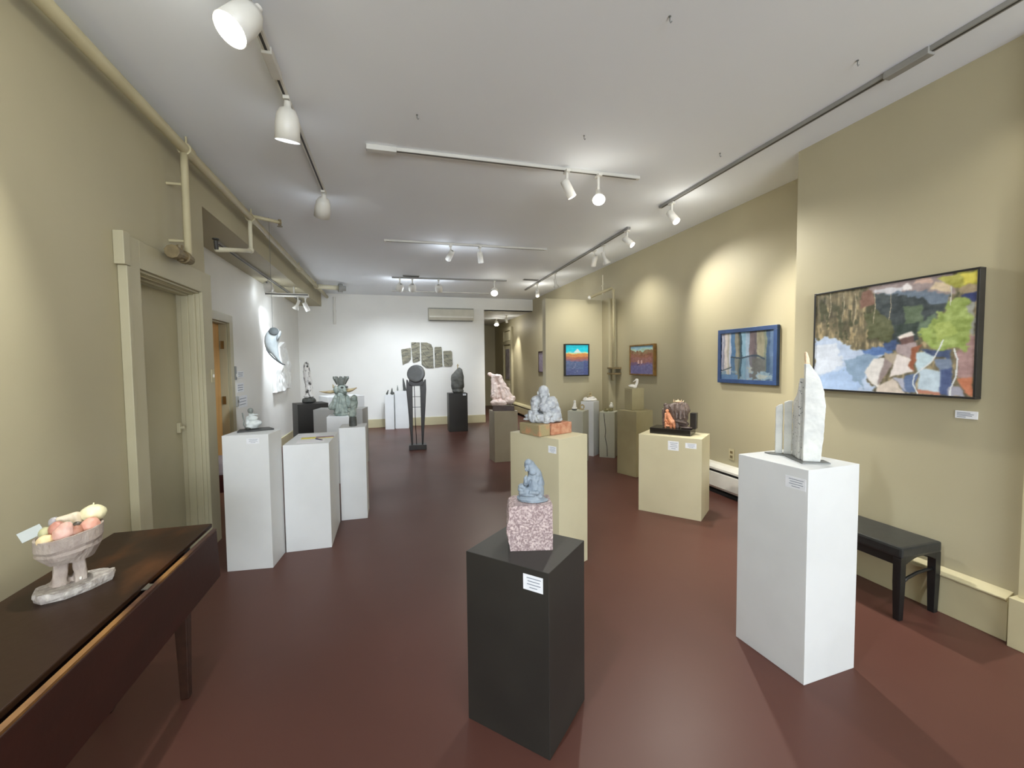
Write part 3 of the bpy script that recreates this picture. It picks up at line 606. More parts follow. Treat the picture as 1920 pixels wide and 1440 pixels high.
# bricks and the crouching stone man
bk = MB(); bk.box((0, 0, 0.0425), (0.21, 0.10, 0.085), bev=0.006)
o = bk.build('brick', 'brick'); tag(o, 'orange brick lying broadside under the right of the stone man', 'brick'); o.location = (1.207, 3.035, 0.9655); o.rotation_euler = (0, 0, R(22))
bk = MB(); bk.box((0, 0, 0.0425), (0.23, 0.105, 0.085), bev=0.006)
o = bk.build('brick', 'brick_grey'); tag(o, 'mortar-stained brick lying end-on under the left of the stone man', 'brick'); o.location = (1.028, 3.045, 0.9655); o.rotation_euler = (0, 0, R(112))
P = at(745, 1010); loc = (1.118, 3.065, 1.0512); k = 0.000358
t = thing('crouching_man', 'pale blue-grey stone man crouching with his chin on his hands', 'sculpture', loc, face(loc[0], loc[1]))
blob('body', [('e', P(745, 945, 30), (370, 250, 85)), ('e', P(880, 650, 60), (165, 170, 190)), ('c', P(850, 580, 40), P(960, 800, 30), 120, 130), ('e', P(960, 880, 10), (150, 170, 130)), ('c', P(545, 560, 30), P(520, 720, 0), 95, 74),
    ('e', P(560, 620, 90), (120, 130, 170)), ('e', P(720, 650, 120), (230, 140, 230)), ('c', P(520, 745, -20), P(650, 650, -130), 66, 50), ('e', P(690, 620, -130), (70, 60, 62)), ('c', P(900, 620, -60), P(760, 700, -150), 90, 60), ('e', P(720, 730, -160), (80, 60, 66)),
    ('c', P(560, 860, -80), P(500, 960, -110), 90, 60), ('c', P(820, 840, -130), P(780, 960, -170), 110, 80), ('e', P(640, 900, -130), (110, 90, 90)), ('e', P(440, 870, 0), (60, 120, 120)), ('e', P(360, 880, 10), (60, 60, 30)), ('e', P(345, 950, 0), (70, 90, 30)), ('c', P(700, 520, 40), P(700, 640, 40), 110, 150)],
    k, 0.0040, 'thinker', t, 0.0075, 30, 1, seed=3.0, dents=[(P(600, 600, -120), P(590, 720, -120), 26, 34), (P(650, 560, -150), P(760, 560, -150), 26, 34), (P(560, 800, -160), P(760, 790, -200), 26, 34), (P(680, 840, -220), P(700, 980, -240), 22, 30), (P(560, 880, -200), P(590, 980, -200), 20, 26), (P(860, 700, -170), P(900, 960, -180), 22, 24), (P(440, 800, -120), P(460, 960, -160), 20, 24), (P(800, 640, -170), P(840, 760, -180), 20, 20)])
blob('head', [('e', P(725, 350, -20), (116, 118, 122)), ('e', P(722, 440, -70), (92, 70, 62)), ('e', P(680, 425, -115), (42, 24, 18)), ('e', P(768, 425, -115), (42, 24, 18)), ('c', P(726, 430, -128), P(728, 475, -150), 16, 26), ('e', P(604, 395, -10), (20, 34, 42)), ('e', P(835, 430, -10), (20, 34, 42)),
    ('e', P(690, 480, -115), (34, 26, 20)), ('e', P(765, 480, -115), (34, 26, 20)), ('e', P(725, 505, -125), (60, 26, 18)), ('c', P(725, 520, -110), P(710, 570, -130), 66, 46)], k, 0.0026, 'thinker', t, 0.0012, 60, 1, ground=False, seed=1.0, dents=[(P(684, 452, -150), P(690, 452, -150), 20, 30), (P(770, 452, -150), P(776, 452, -150), 20, 30), (P(700, 520, -160), P(755, 520, -160), 10, 20), (P(650, 500, -110), P(690, 560, -140), 12, 16), (P(790, 500, -110), P(755, 560, -140), 12, 16), (P(620, 400, -110), P(620, 470, -90), 12, 12), (P(830, 400, -110), P(825, 470, -90), 12, 12), (P(660, 330, -140), P(790, 330, -140), 8, 5)])

# brown and orange carving on its black base
a = Vector((-0.636, 0.772, 0)); bb = Vector((0.772, 0.636, 0))
c0 = Vector((2.765, 3.50, 0)) + a * 0.195 + bb * 0.115
t = thing('family_carving', 'brown and orange carved stone group with an upright slab on a black base', 'sculpture', (c0.x, c0.y, 0.7775), math.atan2(bb.y, bb.x))
b = MB(); b.bx(-0.115, 0.115, -0.195, 0.195, 0, 0.058); b.build('base', 'blackstone', t, bev=0.003)
# traced frame: x along local -y, depth along local +x
P = at(820, 860); k = 0.00046
def Q(cx, cy, d=0.0): return (d, -(cx - 820), 860 - cy)
f = MB()
sc = thing('carved_group', None, None); sc.parent = t; sc.location = (0, 0, 0.0582)
def mv(o): o.location = (0, 0, 0.0582); return o
bpy.data.objects.remove(sc)
mv(blob('brown_figure', [('c', Q(700, 430), Q(650, 600), 66, 46), ('c', Q(650, 600), Q(655, 830), 46, 34), ('e', Q(985, 480, 20), (140, 180, 160)), ('e', Q(1000, 620, 20), (130, 140, 150)), ('c', Q(800, 420), Q(900, 660), 80, 84), ('c', Q(900, 650), Q(920, 830), 70, 60),
    ('e', Q(670, 372), (44, 52, 44)), ('c', Q(1080, 360, 30), Q(1140, 470, 30), 56, 44), ('e', Q(1040, 760), (80, 120, 60)), ('e', Q(1120, 835, -60), (60, 130, 30)), ('c', Q(760, 400, 10), Q(1000, 360, 20), 60, 80), ('e', Q(940, 420, 0), (90, 120, 100)), ('c', Q(905, 350, -60), Q(930, 640, -110), 26, 30), ('c', Q(985, 330, -70), Q(1010, 640, -120), 26, 30), ('c', Q(1060, 340, -60), Q(1085, 620, -100), 24, 28), ('c', Q(930, 690, -110), Q(1110, 730, -90), 34, 30), ('c', Q(610, 480, 20), Q(620, 820, 20), 26, 30)],
    k, 0.0038, 'brownstone', t, 0.003, 30, 1, seed=5.0, dents=[(Q(945, 330, -120), Q(965, 650, -170), 18, 22), (Q(1025, 330, -120), Q(1045, 640, -170), 18, 22), (Q(870, 380, -110), Q(890, 680, -140), 18, 22), (Q(760, 420, -80), Q(840, 640, -110), 18, 26), (Q(900, 670, -150), Q(1120, 690, -120), 18, 24), (Q(1110, 420, -60), Q(1130, 620, -60), 16, 18)]))
mv(blob('orange_figure', [('e', Q(724, 498, -70), (40, 38, 44)), ('c', Q(740, 560, -70), Q(815, 730, -80), 46, 64), ('c', Q(690, 560, -70), Q(684, 720, -75), 24, 22), ('c', Q(684, 720, -75), Q(780, 690, -95), 20, 18), ('c', Q(850, 720, -80), Q(875, 840, -80), 48, 30), ('c', Q(800, 760, -85), Q(806, 850, -85), 36, 26),
    ('c', Q(700, 770, -80), Q(690, 845, -80), 34, 24), ('e', Q(740, 820, -80), (40, 60, 26)), ('c', Q(700, 690, -85), Q(760, 770, -95), 22, 20)], k, 0.0026, 'orangestone', t, 0.0012, 60, 1, seed=2.0, dents=[(Q(712, 494, -115), Q(712, 494, -115), 7, 9), (Q(738, 494, -115), Q(738, 494, -115), 7, 9), (Q(714, 520, -115), Q(736, 520, -115), 5, 6), (Q(690, 545, -110), Q(770, 545, -110), 10, 16), (Q(712, 580, -110), Q(720, 700, -120), 13, 30), (Q(700, 735, -130), Q(790, 735, -140), 10, 20), (Q(735, 760, -130), Q(740, 850, -130), 12, 24), (Q(826, 770, -130), Q(836, 850, -130), 12, 24), (Q(780, 620, -120), Q(830, 680, -130), 10, 12)]))
mv(blob('crystal_top', [('e', Q(930, 285, 10), (40, 60, 20))] + [('c', Q(850 + 36 * q, 290, 20 * (q % 3) - 20), Q(846 + 40 * q, 232 + (q % 2) * 22, 24 * (q % 3) - 24), 15, 5) for q in range(6)], k, 0.003, 'palepeach', t, 0.0015, 80, 1, ground=False))
b = MB(); b.box((0.03, -(1245 - 820) * k, 0.0582 + 0.0785), (0.07, 0.058, 0.157)); b.build('upright_slab', 'iron', t, bev=0.003)

# white alabaster sail-like group on the tall white plinth
t = thing('alabaster_sails', 'white alabaster slabs rising to a pointed sail on a thin steel plate', 'sculpture', (1.97, 1.69, 1.0045), 0)
b = MB(); b.prism([(-0.045, 0.150), (-0.005, 0.150), (0.050, 0.10), (0.065, 0.06), (0.02, -0.045), (0.070, -0.085), (0.035, -0.150), (-0.085, -0.105), (-0.045, -0.01), (-0.012, 0.06), (-0.05, 0.12)], (0, 0, 0), (1, 0, 0), (0, 1, 0), (0, 0, 1), 0.005)
b.build('steel_plate', 'metalplate', t)
def slab(name, prof, x, y, rz, th, m, amp=0.003, seed=0.0):
    # upright slab: outline in (width, height), thickness th, faces roughened
    b = MB(); b.prism(prof, (0, -th / 2, 0), (1, 0, 0), (0, 0, 1), (0, 1, 0), th)
    me = bpy.data.meshes.new('s'); b.bm.to_mesh(me); b.bm.free()
    o = bpy.data.objects.new('s', me); COL.objects.link(o)
    r = o.modifiers.new('r', 'REMESH'); r.mode = 'VOXEL'; r.voxel_size = 0.0035
    s = o.modifiers.new('s', 'SMOOTH'); s.iterations = 2
    me2 = bpy.data.meshes.new_from_object(o.evaluated_get(bpy.context.evaluated_depsgraph_get())); bpy.data.objects.remove(o)
    me2.name = name; me2.materials.clear()
    for v in me2.vertices:
        v.co += v.normal * amp * noise.fractal(v.co * 24 + Vector((seed, 0, 0)), 1, 2, 3)
        if v.co.z < 0.0005: v.co.z = 0.0
    o = link(name, me2, m, t, True)
    o.location = (x, y, 0.0052); o.rotation_euler = (0, 0, rz)
    return o
slab('sail', [(-0.040, 0), (0.034, 0), (0.042, 0.09), (0.047, 0.17), (0.050, 0.27), (0.042, 0.34), (0.022, 0.41), (-0.004, 0.45), (-0.018, 0.475), (-0.036, 0.475), (-0.037, 0.30)], -0.008, -0.088, R(-38), 0.030, 'slab', 0.0020, 1.0)
slab('sail_tip', [(-0.036, 0.470), (-0.016, 0.470), (-0.020, 0.500), (-0.030, 0.530), (-0.036, 0.532)], -0.008, -0.088, R(-38), 0.026, 'palepeach', 0.001)
slab('pitted_slab', [(-0.055, 0), (0.060, 0), (0.060, 0.28), (0.02, 0.30), (-0.02, 0.335), (-0.045, 0.385), (-0.055, 0.41)], 0.006, -0.002, R(54), 0.026, 'pitted', 0.002, 2.0)
slab('middle_column', [(-0.018, 0), (0.018, 0), (0.018, 0.282), (0.0, 0.280), (-0.018, 0.272)], 0.030, 0.078, R(-48), 0.030, 'slab', 0.0012, 3.0)
slab('left_column', [(-0.017, 0), (0.017, 0), (0.017, 0.262), (0.0, 0.258), (-0.017, 0.246)], 0.006, 0.110, R(-48), 0.028, 'slab', 0.0012, 4.0)

# small seated figure on black slate
P = at(960, 720); loc = (-1.045, 3.74, 1.0); k = 0.000304
t = thing('seated_figure', 'small pale alabaster seated figure with a dark staff on black slate', 'sculpture', (loc[0], loc[1], 1.0004), face(loc[0], loc[1]))
b = MB(); b.prism([(-0.10, -0.085), (0.145, -0.055), (0.115, 0.06), (-0.02, 0.065), (-0.085, 0.045)], (0, 0, 0), (1, 0, 0), (0, 1, 0), (0, 0, 1), 0.012); b.build('slate_slab', 'slate', t, bev=0.002)
def mv2(o, z): o.location.z = z; return o
mv2(blob('body', [('e', P(975, 440), (125, 110, 75)), ('e', P(985, 590), (155, 140, 100)), ('e', P(920, 640, -60), (100, 80, 60)), ('e', P(1090, 560, -40), (90, 80, 70)), ('c', P(870, 420), P(850, 560, -40), 46, 40), ('c', P(930, 330), P(940, 400), 50, 70), ('e', P(960, 660), (150, 130, 50))], k, 0.0035, 'ice', t, 0.0015, 60, 2), 0.0122)
mv2(blob('head', [('e', P(930, 250, -10), (66, 62, 74)), ('c', P(935, 255, -70), P(938, 275, -74), 10, 14), ('e', P(940, 300, -40), (40, 40, 24))], k, 0.003, 'greystone', t, 0.0, ground=False), 0.0122)
mv2(blob('outstretched_arm', [('c', P(970, 350, -10), P(1085, 352, -40), 22, 14), ('c', P(970, 345, 0), P(940, 380, 0), 26, 40)], k, 0.0025, 'ice', t, 0.0, ground=False), 0.0122)
b = MB(); b.tube([Vector(P(*q)) * k for q in ((755, 290, -30), (765, 400, -30), (785, 500, -30), (775, 600, -30), (800, 650, -30), (830, 716, -30))], 0.0042, 8); mv2(b.build('staff', 'greystone', t, smooth=True), 0.0122)
mv2(blob('dark_bowl', [('e', P(862, 690, -110), (66, 60, 34))], k, 0.003, 'darkstone', t, 0.0), 0.0122)

# crowned winged figure
P = at(735, 975); loc = (-0.63, 5.93, 0.8504); k = 0.00062
t = thing('crowned_figure', 'grey-green crowned stone figure with tan wing-like horns', 'sculpture', loc, face(loc[0], loc[1]))
blob('robe', [('c', P(740, 560), P(725, 800), 92, 150), ('c', P(735, 800), P(735, 930), 140, 124), ('c', P(650, 570), P(545, 800, 10), 44, 58), ('c', P(640, 620, -40), P(590, 810, -40), 40, 50), ('c', P(840, 590), P(905, 770), 52, 66), ('c', P(720, 560, -90), P(715, 880, -120), 22, 30), ('e', P(660, 930, -20), (80, 90, 45)), ('e', P(820, 930, -20), (76, 90, 45)), ('c', P(690, 560, -80), P(650, 900, -100), 24, 40), ('c', P(790, 650, -80), P(830, 880, -100), 24, 40)], k, 0.0065, 'greenstone', t, 0.007, 20, 1, seed=4.0, dents=[(P(690, 590, -110), P(640, 900, -150), 16, 26), (P(760, 580, -120), P(760, 900, -160), 18, 30), (P(820, 620, -110), P(850, 900, -140), 16, 24), (P(620, 620, -60), P(580, 820, -60), 14, 20)])
blob('head', [('e', P(755, 430), (108, 96, 112)), ('c', P(800, 420, -80), P(810, 470, -96), 24, 32), ('e', P(810, 500, -60), (50, 50, 34)), ('e', P(640, 440), (50, 60, 90))], k, 0.0065, 'greenstone', t, 0.004, 24, 1, ground=False)
for q in ((762, 388, -86), (850, 380, -60)):
    b = MB(); b.ell(Vector(P(*q)) * k, (0.018, 0.012, 0.013)); b.build('eye', 'darkstone', t, smooth=True)
b = MB()
n = 30; prof = []
r0, r1 = 92 * k, 158 * k; zc0 = (975 - 330) * k; zc1 = (975 - 205) * k; tz = (975 - 160) * k
rings = []
def crown_ring(r, zf): return [(r * math.cos(2 * math.pi * i / 40) + 10 * k, r * 0.8 * math.sin(2 * math.pi * i / 40), zf(i)) for i in range(40)]
b.loft([crown_ring(r0 * 0.6, lambda i: zc0), crown_ring(r0, lambda i: zc0), crown_ring(r1, lambda i: tz if (i // 2) % 2 else zc1), crown_ring(r1 * 0.82, lambda i: tz if (i // 2) % 2 else zc1), crown_ring(r0 * 0.6, lambda i: zc0 + 0.02)])
b.build('crown', 'greystone', t)
for nm, p in (('wing', [(620, 470, 34), (540, 480, 34), (450, 480, 24), (380, 470, 13), (325, 462, 4)]), ('wing', [(850, 455, 40), (900, 458, 42), (960, 445, 30), (1010, 425, 17), (1050, 405, 10)])):
    b = MB(); b.tube([Vector(P(x, y)) * k for x, y, r in p], [r * k for x, y, r in p], 14); b.build(nm, 'tanstone', t, smooth=True)
b = MB(); b.tube([Vector(P(x, y, 10)) * k for x, y in ((640, 430), (600, 380), (585, 320))], [30 * k, 22 * k, 5 * k], 10); b.build('ear', 'tanstone', t, smooth=True)

# twisted bust
P = at(975, 1210); loc = (-0.374, 4.50, 0.8984); k = 0.00043
t = thing('twisted_bust', 'grey twisted stone bust on a dark round base', 'sculpture', loc, face(loc[0], loc[1]))
b = MB(); b.lathe([(84 * k, 0), (84 * k, 90 * k), (78 * k, 205 * k), (70 * k, 212 * k)], jit=0.04, seg=28); b.build('base', 'darkstone', t, smooth=False, bev=0.002)
blob('torso', [('c', P(965, 960), P(985, 850), 80, 66), ('e', P(890, 850, -20), (40, 50, 44)), ('c', P(1000, 780), P(990, 660), 60, 62), ('e', P(1010, 610), (74, 70, 60)), ('e', P(960, 740, -20), (34, 40, 60)), ('c', P(1050, 780), P(1060, 640), 30, 34), ('e', P(1020, 545), (62, 60, 50)), ('e', P(970, 560, -40), (30, 30, 30)), ('e', P(1040, 690, -30), (30, 40, 44)), ('e', P(930, 960, -40), (50, 46, 40)), ('e', P(1015, 900, -50), (30, 30, 50)), ('c', P(950, 720, -40), P(1010, 640, -50), 20, 20)], k, 0.0036, 'greenstone', t, 0.007, 34, 1, dents=[(P(950, 640, -60), P(1050, 660, -60), 16, 30), (P(960, 780, -70), P(1050, 740, -60), 16, 32), (P(930, 880, -80), P(1000, 820, -80), 14, 26), (P(1000, 540, -60), P(1040, 540, -60), 10, 16), (P(1030, 800, -60), P(1040, 900, -60), 12, 18)], ground=False, seed=8.0)

# tall white figure with dark veining
P = at(890, 1425); loc = (-1.28, 7.50, 0.9004); k = 0.00090
t = thing('veined_figure', 'tall slim white stone figure with dark veins on a rounded dark stone', 'sculpture', loc, face(loc[0], loc[1]))
blob('rock_base', [('e', P(895, 1370), (112, 90, 52)), ('e', P(895, 1395), (115, 95, 34))], k, 0.008, 'darkstone', t, 0.006, 20, 2)
blob('figure', [('e', P(890, 1305), (84, 66, 34)), ('c', P(900, 1290), P(892, 1100), 62, 52), ('c', P(892, 1100), P(872, 880), 54, 66), ('c', P(872, 880), P(872, 760), 62, 44), ('e', P(878, 735), (44, 44, 46)), ('c', P(930, 1000), P(940, 1180), 22, 26)], k, 0.008, 'veined', t, 0.006, 14, 2, ground=False)
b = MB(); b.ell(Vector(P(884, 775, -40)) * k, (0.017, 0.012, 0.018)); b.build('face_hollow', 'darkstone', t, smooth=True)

# pink marble
P = at(390, 600); loc = (1.665, 6.43, 0.7764); k = 0.00113
t = thing('pink_marble_piece', 'flowing pink marble piece sloping to the right on a dark wood slab', 'sculpture', loc, face(loc[0], loc[1]))
b = MB(); b.bx(-0.165, 0.165, -0.12, 0.12, 0, 0.07); b.build('base', 'wood_plate', t, bev=0.004)
mv2(blob('marble', [('c', P(265, 200), P(268, 470), 38, 52), ('c', P(330, 210), P(470, 500), 42, 62), ('e', P(335, 545), (120, 85, 45)), ('e', P(470, 520), (78, 85, 66)), ('e', P(300, 195), (66, 60, 30)), ('e', P(205, 165), (26, 28, 26)), ('c', P(205, 165), P(260, 190), 22, 26), ('e', P(350, 205), (30, 36, 22)),
    ('e', P(340, 420, 30), (90, 50, 150)), ('c', P(300, 300, -20), P(310, 480, -30), 22, 26), ('c', P(355, 330, -20), P(400, 500, -40), 24, 30), ('e', P(450, 390), (34, 44, 40)), ('c', P(250, 560, -30), P(400, 560, -40), 38, 40), ('e', P(520, 500), (34, 44, 36))], k, 0.006, 'pinkmarble', t, 0.010, 18, 1, dents=[(P(300, 250, -60), P(320, 520, -80), 16, 34), (P(360, 300, -70), P(430, 520, -90), 16, 34), (P(240, 240, -50), P(240, 400, -50), 14, 18), (P(420, 360, -60), P(500, 500, -70), 14, 26), (P(260, 520, -90), P(420, 530, -100), 12, 22), (P(250, 185, -50), P(330, 215, -50), 10, 16)]), 0.0702)

# boulder at the back wall
P = at(825, 765); loc = (1.43, 9.62, 0.8514); k = 0.00163
t = thing('boulder_sculpture', 'tall dark rough boulder with a small tan finial at the back wall', 'sculpture', loc, face(loc[0], loc[1]))
blob('boulder', [('e', P(825, 650), (90, 60, 110)), ('e', P(820, 570), (84, 60, 90)), ('e', P(862, 510), (44, 44, 88)), ('e', P(870, 640), (50, 50, 90)), ('e', P(832, 740), (80, 60, 40)), ('c', P(840, 450), P(875, 455), 26, 24), ('e', P(838, 560), (78, 56, 112)), ('c', P(825, 500), P(850, 440), 46, 26)], k, 0.012, 'boulder', t, 0.012, 9, 3, seed=6.0)
blob('finial', [('c', P(832, 440), P(834, 385), 9, 6), ('c', P(822, 392), P(846, 388), 5, 5), ('e', P(833, 375), (8, 8, 8))], k, 0.004, 'tanstone', t, 0.0, ground=False, sm=1)

# disc on tapering black legs
t = thing('disc_sculpture', 'honed grey stone disc held on two tall tapering black legs', 'sculpture', (0.423, 7.75, 0), face(0.423, 7.75) * 0.7)
b = MB(); b.bx(-0.145, 0.155, -0.11, 0.11, 0, 0.085); b.build('base', 'iron', t, bev=0.005)
for s in (-1, 1):
    b = MB(); b.prism([(s * 0.075, 0.085), (s * 0.105, 0.085), (s * 0.172, 1.06), (s * 0.168, 1.235), (s * 0.14, 1.225), (s * 0.13, 1.18), (s * 0.062, 1.13), (s * 0.066, 1.06)], (0, -0.045, 0), (1, 0, 0), (0, 0, 1), (0, 1, 0), 0.09)
    b.build('leg', 'iron', t, bev=0.006)
b = MB(); b.prism([(-0.128, 1.12), (0.128, 1.12), (0.128, 1.19)] + [(0.165 * math.cos(R(q)) * 0.95, 1.345 + 0.165 * math.sin(R(q))) for q in range(-40, -141, -10)] + [(-0.128, 1.19)], (0, -0.045, 0), (1, 0, 0), (0, 0, 1), (0, 1, 0), 0.09); b.build('cradle', 'iron', t, bev=0.004)
b = MB(); b.lathe([(0.120, 0.05), (0.150, 0.035), (0.160, 0.0), (0.150, -0.03), (0.138, -0.040), (0.10, -0.038), (0.05, -0.036), (0.004, -0.036)], seg=48)
bmesh.ops.transform(b.bm, matrix=Matrix.Translation((0, -0.02, 1.335)) @ Euler((R(-99), R(0), R(-14))).to_matrix().to_4x4() @ Matrix.Diagonal((1, 1, 1, 1)), verts=b.bm.verts)
dsk = b.build('disc', 'discface', t, smooth=True)
b = MB(); b.tube([(-0.034, 0.0, 1.13), (-0.03, 0, 0.6), (-0.015, 0, 0.084)], 0.006, 8); b.build('rod', 'blackiron', t, smooth=True)
for z in (0.93, 0.745):
    b = MB(); b.cyl((-0.085, 0, z), (0.085, 0, z), 0.004, seg=8); b.build('cross_wire', 'blackiron', t)

# layered stone panels on the back wall
pan = [([(0.247, 1.86), (0.46, 1.90), (0.478, 1.885), (0.472, 1.62), (0.41, 1.56), (0.35, 1.535), (0.275, 1.49)], 'squarish stone panel, leftmost of the five on the back wall', 1),
       ([(0.485, 2.02), (0.50, 2.035), (0.69, 2.03), (0.688, 1.60), (0.60, 1.56), (0.515, 1.555)], 'tall narrow stone panel second from the left on the back wall', 2),
       ([(0.716, 2.035), (0.86, 2.03), (0.96, 1.99), (1.005, 1.90), (1.008, 1.41), (0.85, 1.41), (0.78, 1.45), (0.725, 1.50)], 'largest stone panel with a rounded top corner, middle of the five', 3),
       ([(1.04, 1.90), (1.06, 1.925), (1.205, 1.925), (1.22, 1.90), (1.23, 1.44), (1.045, 1.42)], 'narrow stone panel second from the right on the back wall', 4),
       ([(1.256, 1.80), (1.27, 1.825), (1.44, 1.83), (1.47, 1.80), (1.478, 1.50), (1.45, 1.445), (1.30, 1.44), (1.27, 1.46)], 'low stone panel with rounded corners, rightmost of the five', 5)]
for poly, lab, sd in pan:
    cx = sum(p[0] for p in poly) / len(poly); cz = sum(p[1] for p in poly) / len(poly)
    b = MB(); b.prism([(x - cx, z - cz) for x, z in poly], (0, -0.045, 0), (1, 0, 0), (0, 0, 1), (0, 1, 0), 0.04)
    me = bpy.data.meshes.new('s'); b.bm.to_mesh(me); b.bm.free(); o = bpy.data.objects.new('s', me); COL.objects.link(o)
    r = o.modifiers.new('r', 'REMESH'); r.mode = 'VOXEL'; r.voxel_size = 0.008
    me2 = bpy.data.meshes.new_from_object(o.evaluated_get(bpy.context.evaluated_depsgraph_get())); bpy.data.objects.remove(o); me2.name = 'stone_panel'; me2.materials.clear()
    for v in me2.vertices:
        w = v.co + Vector((sd * 3.1, 0, 0))
        st = math.sin(w.z * 34 + 7 * noise.noise(w * 5)) * 0.5 + noise.fractal(w * 14, 1, 2, 3)
        if v.co.y < -0.02: v.co.y -= 0.010 * st
        v.co.x += 0.004 * noise.noise(w * 20); v.co.z += 0.004 * noise.noise(w * 20 + Vector((9, 0, 0)))
    o = link('stone_panel', me2, ['stone_panel', 'panel_dark'])
    for p in me2.polygons:
        w = p.center + Vector((sd * 3.1, 0, 0))
        if abs(math.sin(w.z * 17 + 4 * noise.noise(w * 4))) < 0.10 and p.center.y < -0.02: p.material_index = 1
    o.location = (cx, 10.738, cz); tag(o, lab, 'stone panel', 'stone panels on the back wall')

# hanging shell and white relief on the left wall
P = at(320, 440); loc = (-1.27, 5.416, 1.757); k = 0.00068
t = thing('hanging_shell', 'pale curled stone form like a shell hanging on a wire at the left', 'sculpture', loc, face(loc[0], loc[1]))
b = MB()
pts = [(335, 205, 60, 60), (325, 260, 100, 90), (310, 330, 112, 95), (292, 420, 104, 90), (292, 500, 94, 82), (312, 570, 80, 66), (340, 640, 58, 50), (380, 710, 34, 34), (430, 770, 18, 22), (485, 805, 7, 8)]
rings = []
for x, y, rx, ry in pts:
    c = Vector(P(x, y)) * k
    tw = 0.25 * (y - 440) / 360
    rings.append([(c.x + rx * k * math.cos(q) * math.cos(tw), c.y + ry * k * 0.9 * math.sin(q), c.z + rx * k * 0.35 * math.cos(q) * (-1 if y > 600 else 0.1)) for q in [2 * math.pi * i / 24 for i in range(24)]])
b.loft(rings); b.build('shell', 'shell', t, smooth=True)
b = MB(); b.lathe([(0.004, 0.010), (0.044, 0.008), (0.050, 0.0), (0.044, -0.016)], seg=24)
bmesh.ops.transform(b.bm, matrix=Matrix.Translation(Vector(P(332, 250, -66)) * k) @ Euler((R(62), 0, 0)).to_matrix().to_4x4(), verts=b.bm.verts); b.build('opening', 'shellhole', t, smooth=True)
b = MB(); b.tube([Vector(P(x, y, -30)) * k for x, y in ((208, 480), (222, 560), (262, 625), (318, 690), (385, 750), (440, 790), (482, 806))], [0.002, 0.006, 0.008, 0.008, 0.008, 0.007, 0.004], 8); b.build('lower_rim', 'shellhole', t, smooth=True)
b = MB(); b.ell(Vector(P(400, 320, -40)) * k, (0.020, 0.045, 0.060), (0, R(20), 0)); b.build('side_fold', 'shell', t, smooth=True)
b = MB(); b.cyl(Vector(P(318, 205)) * k, (Vector(P(318, 205)) * k).xy.to_3d() + Vector((0, 0, H - loc[2] - 0.0005)), 0.0022, seg=6); b.build('wire', 'metalplate', t)
poly = [(8.35, 1.03), (8.355, 1.70), (8.42, 1.80), (8.75, 1.86), (9.0, 1.95), (9.18, 1.93), (9.30, 1.76), (9.40, 1.70), (9.42, 1.58), (9.50, 1.50), (9.48, 1.25), (9.53, 1.05), (9.15, 1.06), (8.9, 1.02)]
b = MB(); b.prism([(y - 8.95, z - 1.45) for y, z in poly], (0, 0, 0), (0, 1, 0), (0, 0, 1), (1, 0, 0), 0.06)
me = bpy.data.meshes.new('s'); b.bm.to_mesh(me); b.bm.free(); o = bpy.data.objects.new('s', me); COL.objects.link(o)
r = o.modifiers.new('r', 'REMESH'); r.mode = 'VOXEL'; r.voxel_size = 0.012
me2 = bpy.data.meshes.new_from_object(o.evaluated_get(bpy.context.evaluated_depsgraph_get())); bpy.data.objects.remove(o); me2.name = 'wall_relief'; me2.materials.clear()
for v in me2.vertices:
    if v.co.x > 0.03:
        w = v.co; v.co.x += 0.035 * abs(noise.fractal(Vector((0, w.y * 3.4 + w.z * 1.5, w.z * 3 - w.y * 1.2)), 1, 2, 3)) * (1.0 if w.y > -0.25 else 0.4)
o = link('wall_relief', me2, 'relief', smooth=True); o.location = (-1.9995, 8.95, 1.45); tag(o, 'white irregular relief panel on the left white wall behind the hanging shell', 'relief')
# wall cards beside the amber door
for (y0, y1, z0, z1, s) in ((6.60, 6.84, 1.345, 1.43, 'top'), (6.56, 6.83, 1.145, 1.27, 'middle'), (6.60, 6.95, 0.93, 1.09, 'lowest')):
    b = MB(); cy, cz = (y0 + y1) / 2, (z0 + z1) / 2
    b.bx(0.0005, 0.005, -(y1 - y0) / 2, (y1 - y0) / 2, -(z1 - z0) / 2, (z1 - z0) / 2)
    b.m(1)
    for q in (0.25, 0.0, -0.25): b.bx(0.005, 0.0056, -(y1 - y0) * 0.42, (y1 - y0) * (0.35 + 0.15 * q), (z1 - z0) * q - 0.004, (z1 - z0) * q + 0.004)
    o = b.build('wall_card', ['card', 'ink']); o.location = (-2.0, cy, cz); tag(o, 'white text card beside the amber door, %s of the three' % s, 'wall card', 'text cards beside the amber door')

# little things on plinths: right recess
P = at(1025, 195); loc = (3.155, 5.13, 1.150); k = 0.00094
t = thing('white_bird', 'small white stone bird with a long curved neck', 'sculpture', loc, face(loc[0], loc[1]))
blob('body', [('e', P(1000, 165), (52, 26, 24)), ('c', P(985, 165), P(945, 160), 18, 6), ('c', P(1045, 165), P(1066, 110), 22, 17), ('c', P(1066, 110), P(1066, 80), 17, 18), ('e', P(1060, 74), (22, 16, 16)), ('c', P(1045, 82), P(1008, 104), 10, 4), ('e', P(1030, 186), (30, 22, 10))], k, 0.0035, 'whitemarble', t, 0.0, sm=1)
def figurine(name, label, loc, base, body, m, mb='darkstone', k=0.001, amp=0.002, vox=0.0045):
    t = thing(name, label, 'sculpture', loc, face(loc[0], loc[1]))
    z0 = 0
    if base: blob('base', base, k, vox, mb, t, 0.001, 40, 1)
    blob('figure', body, k, vox, m, t, amp, 40, 1, ground=not base)
    return t
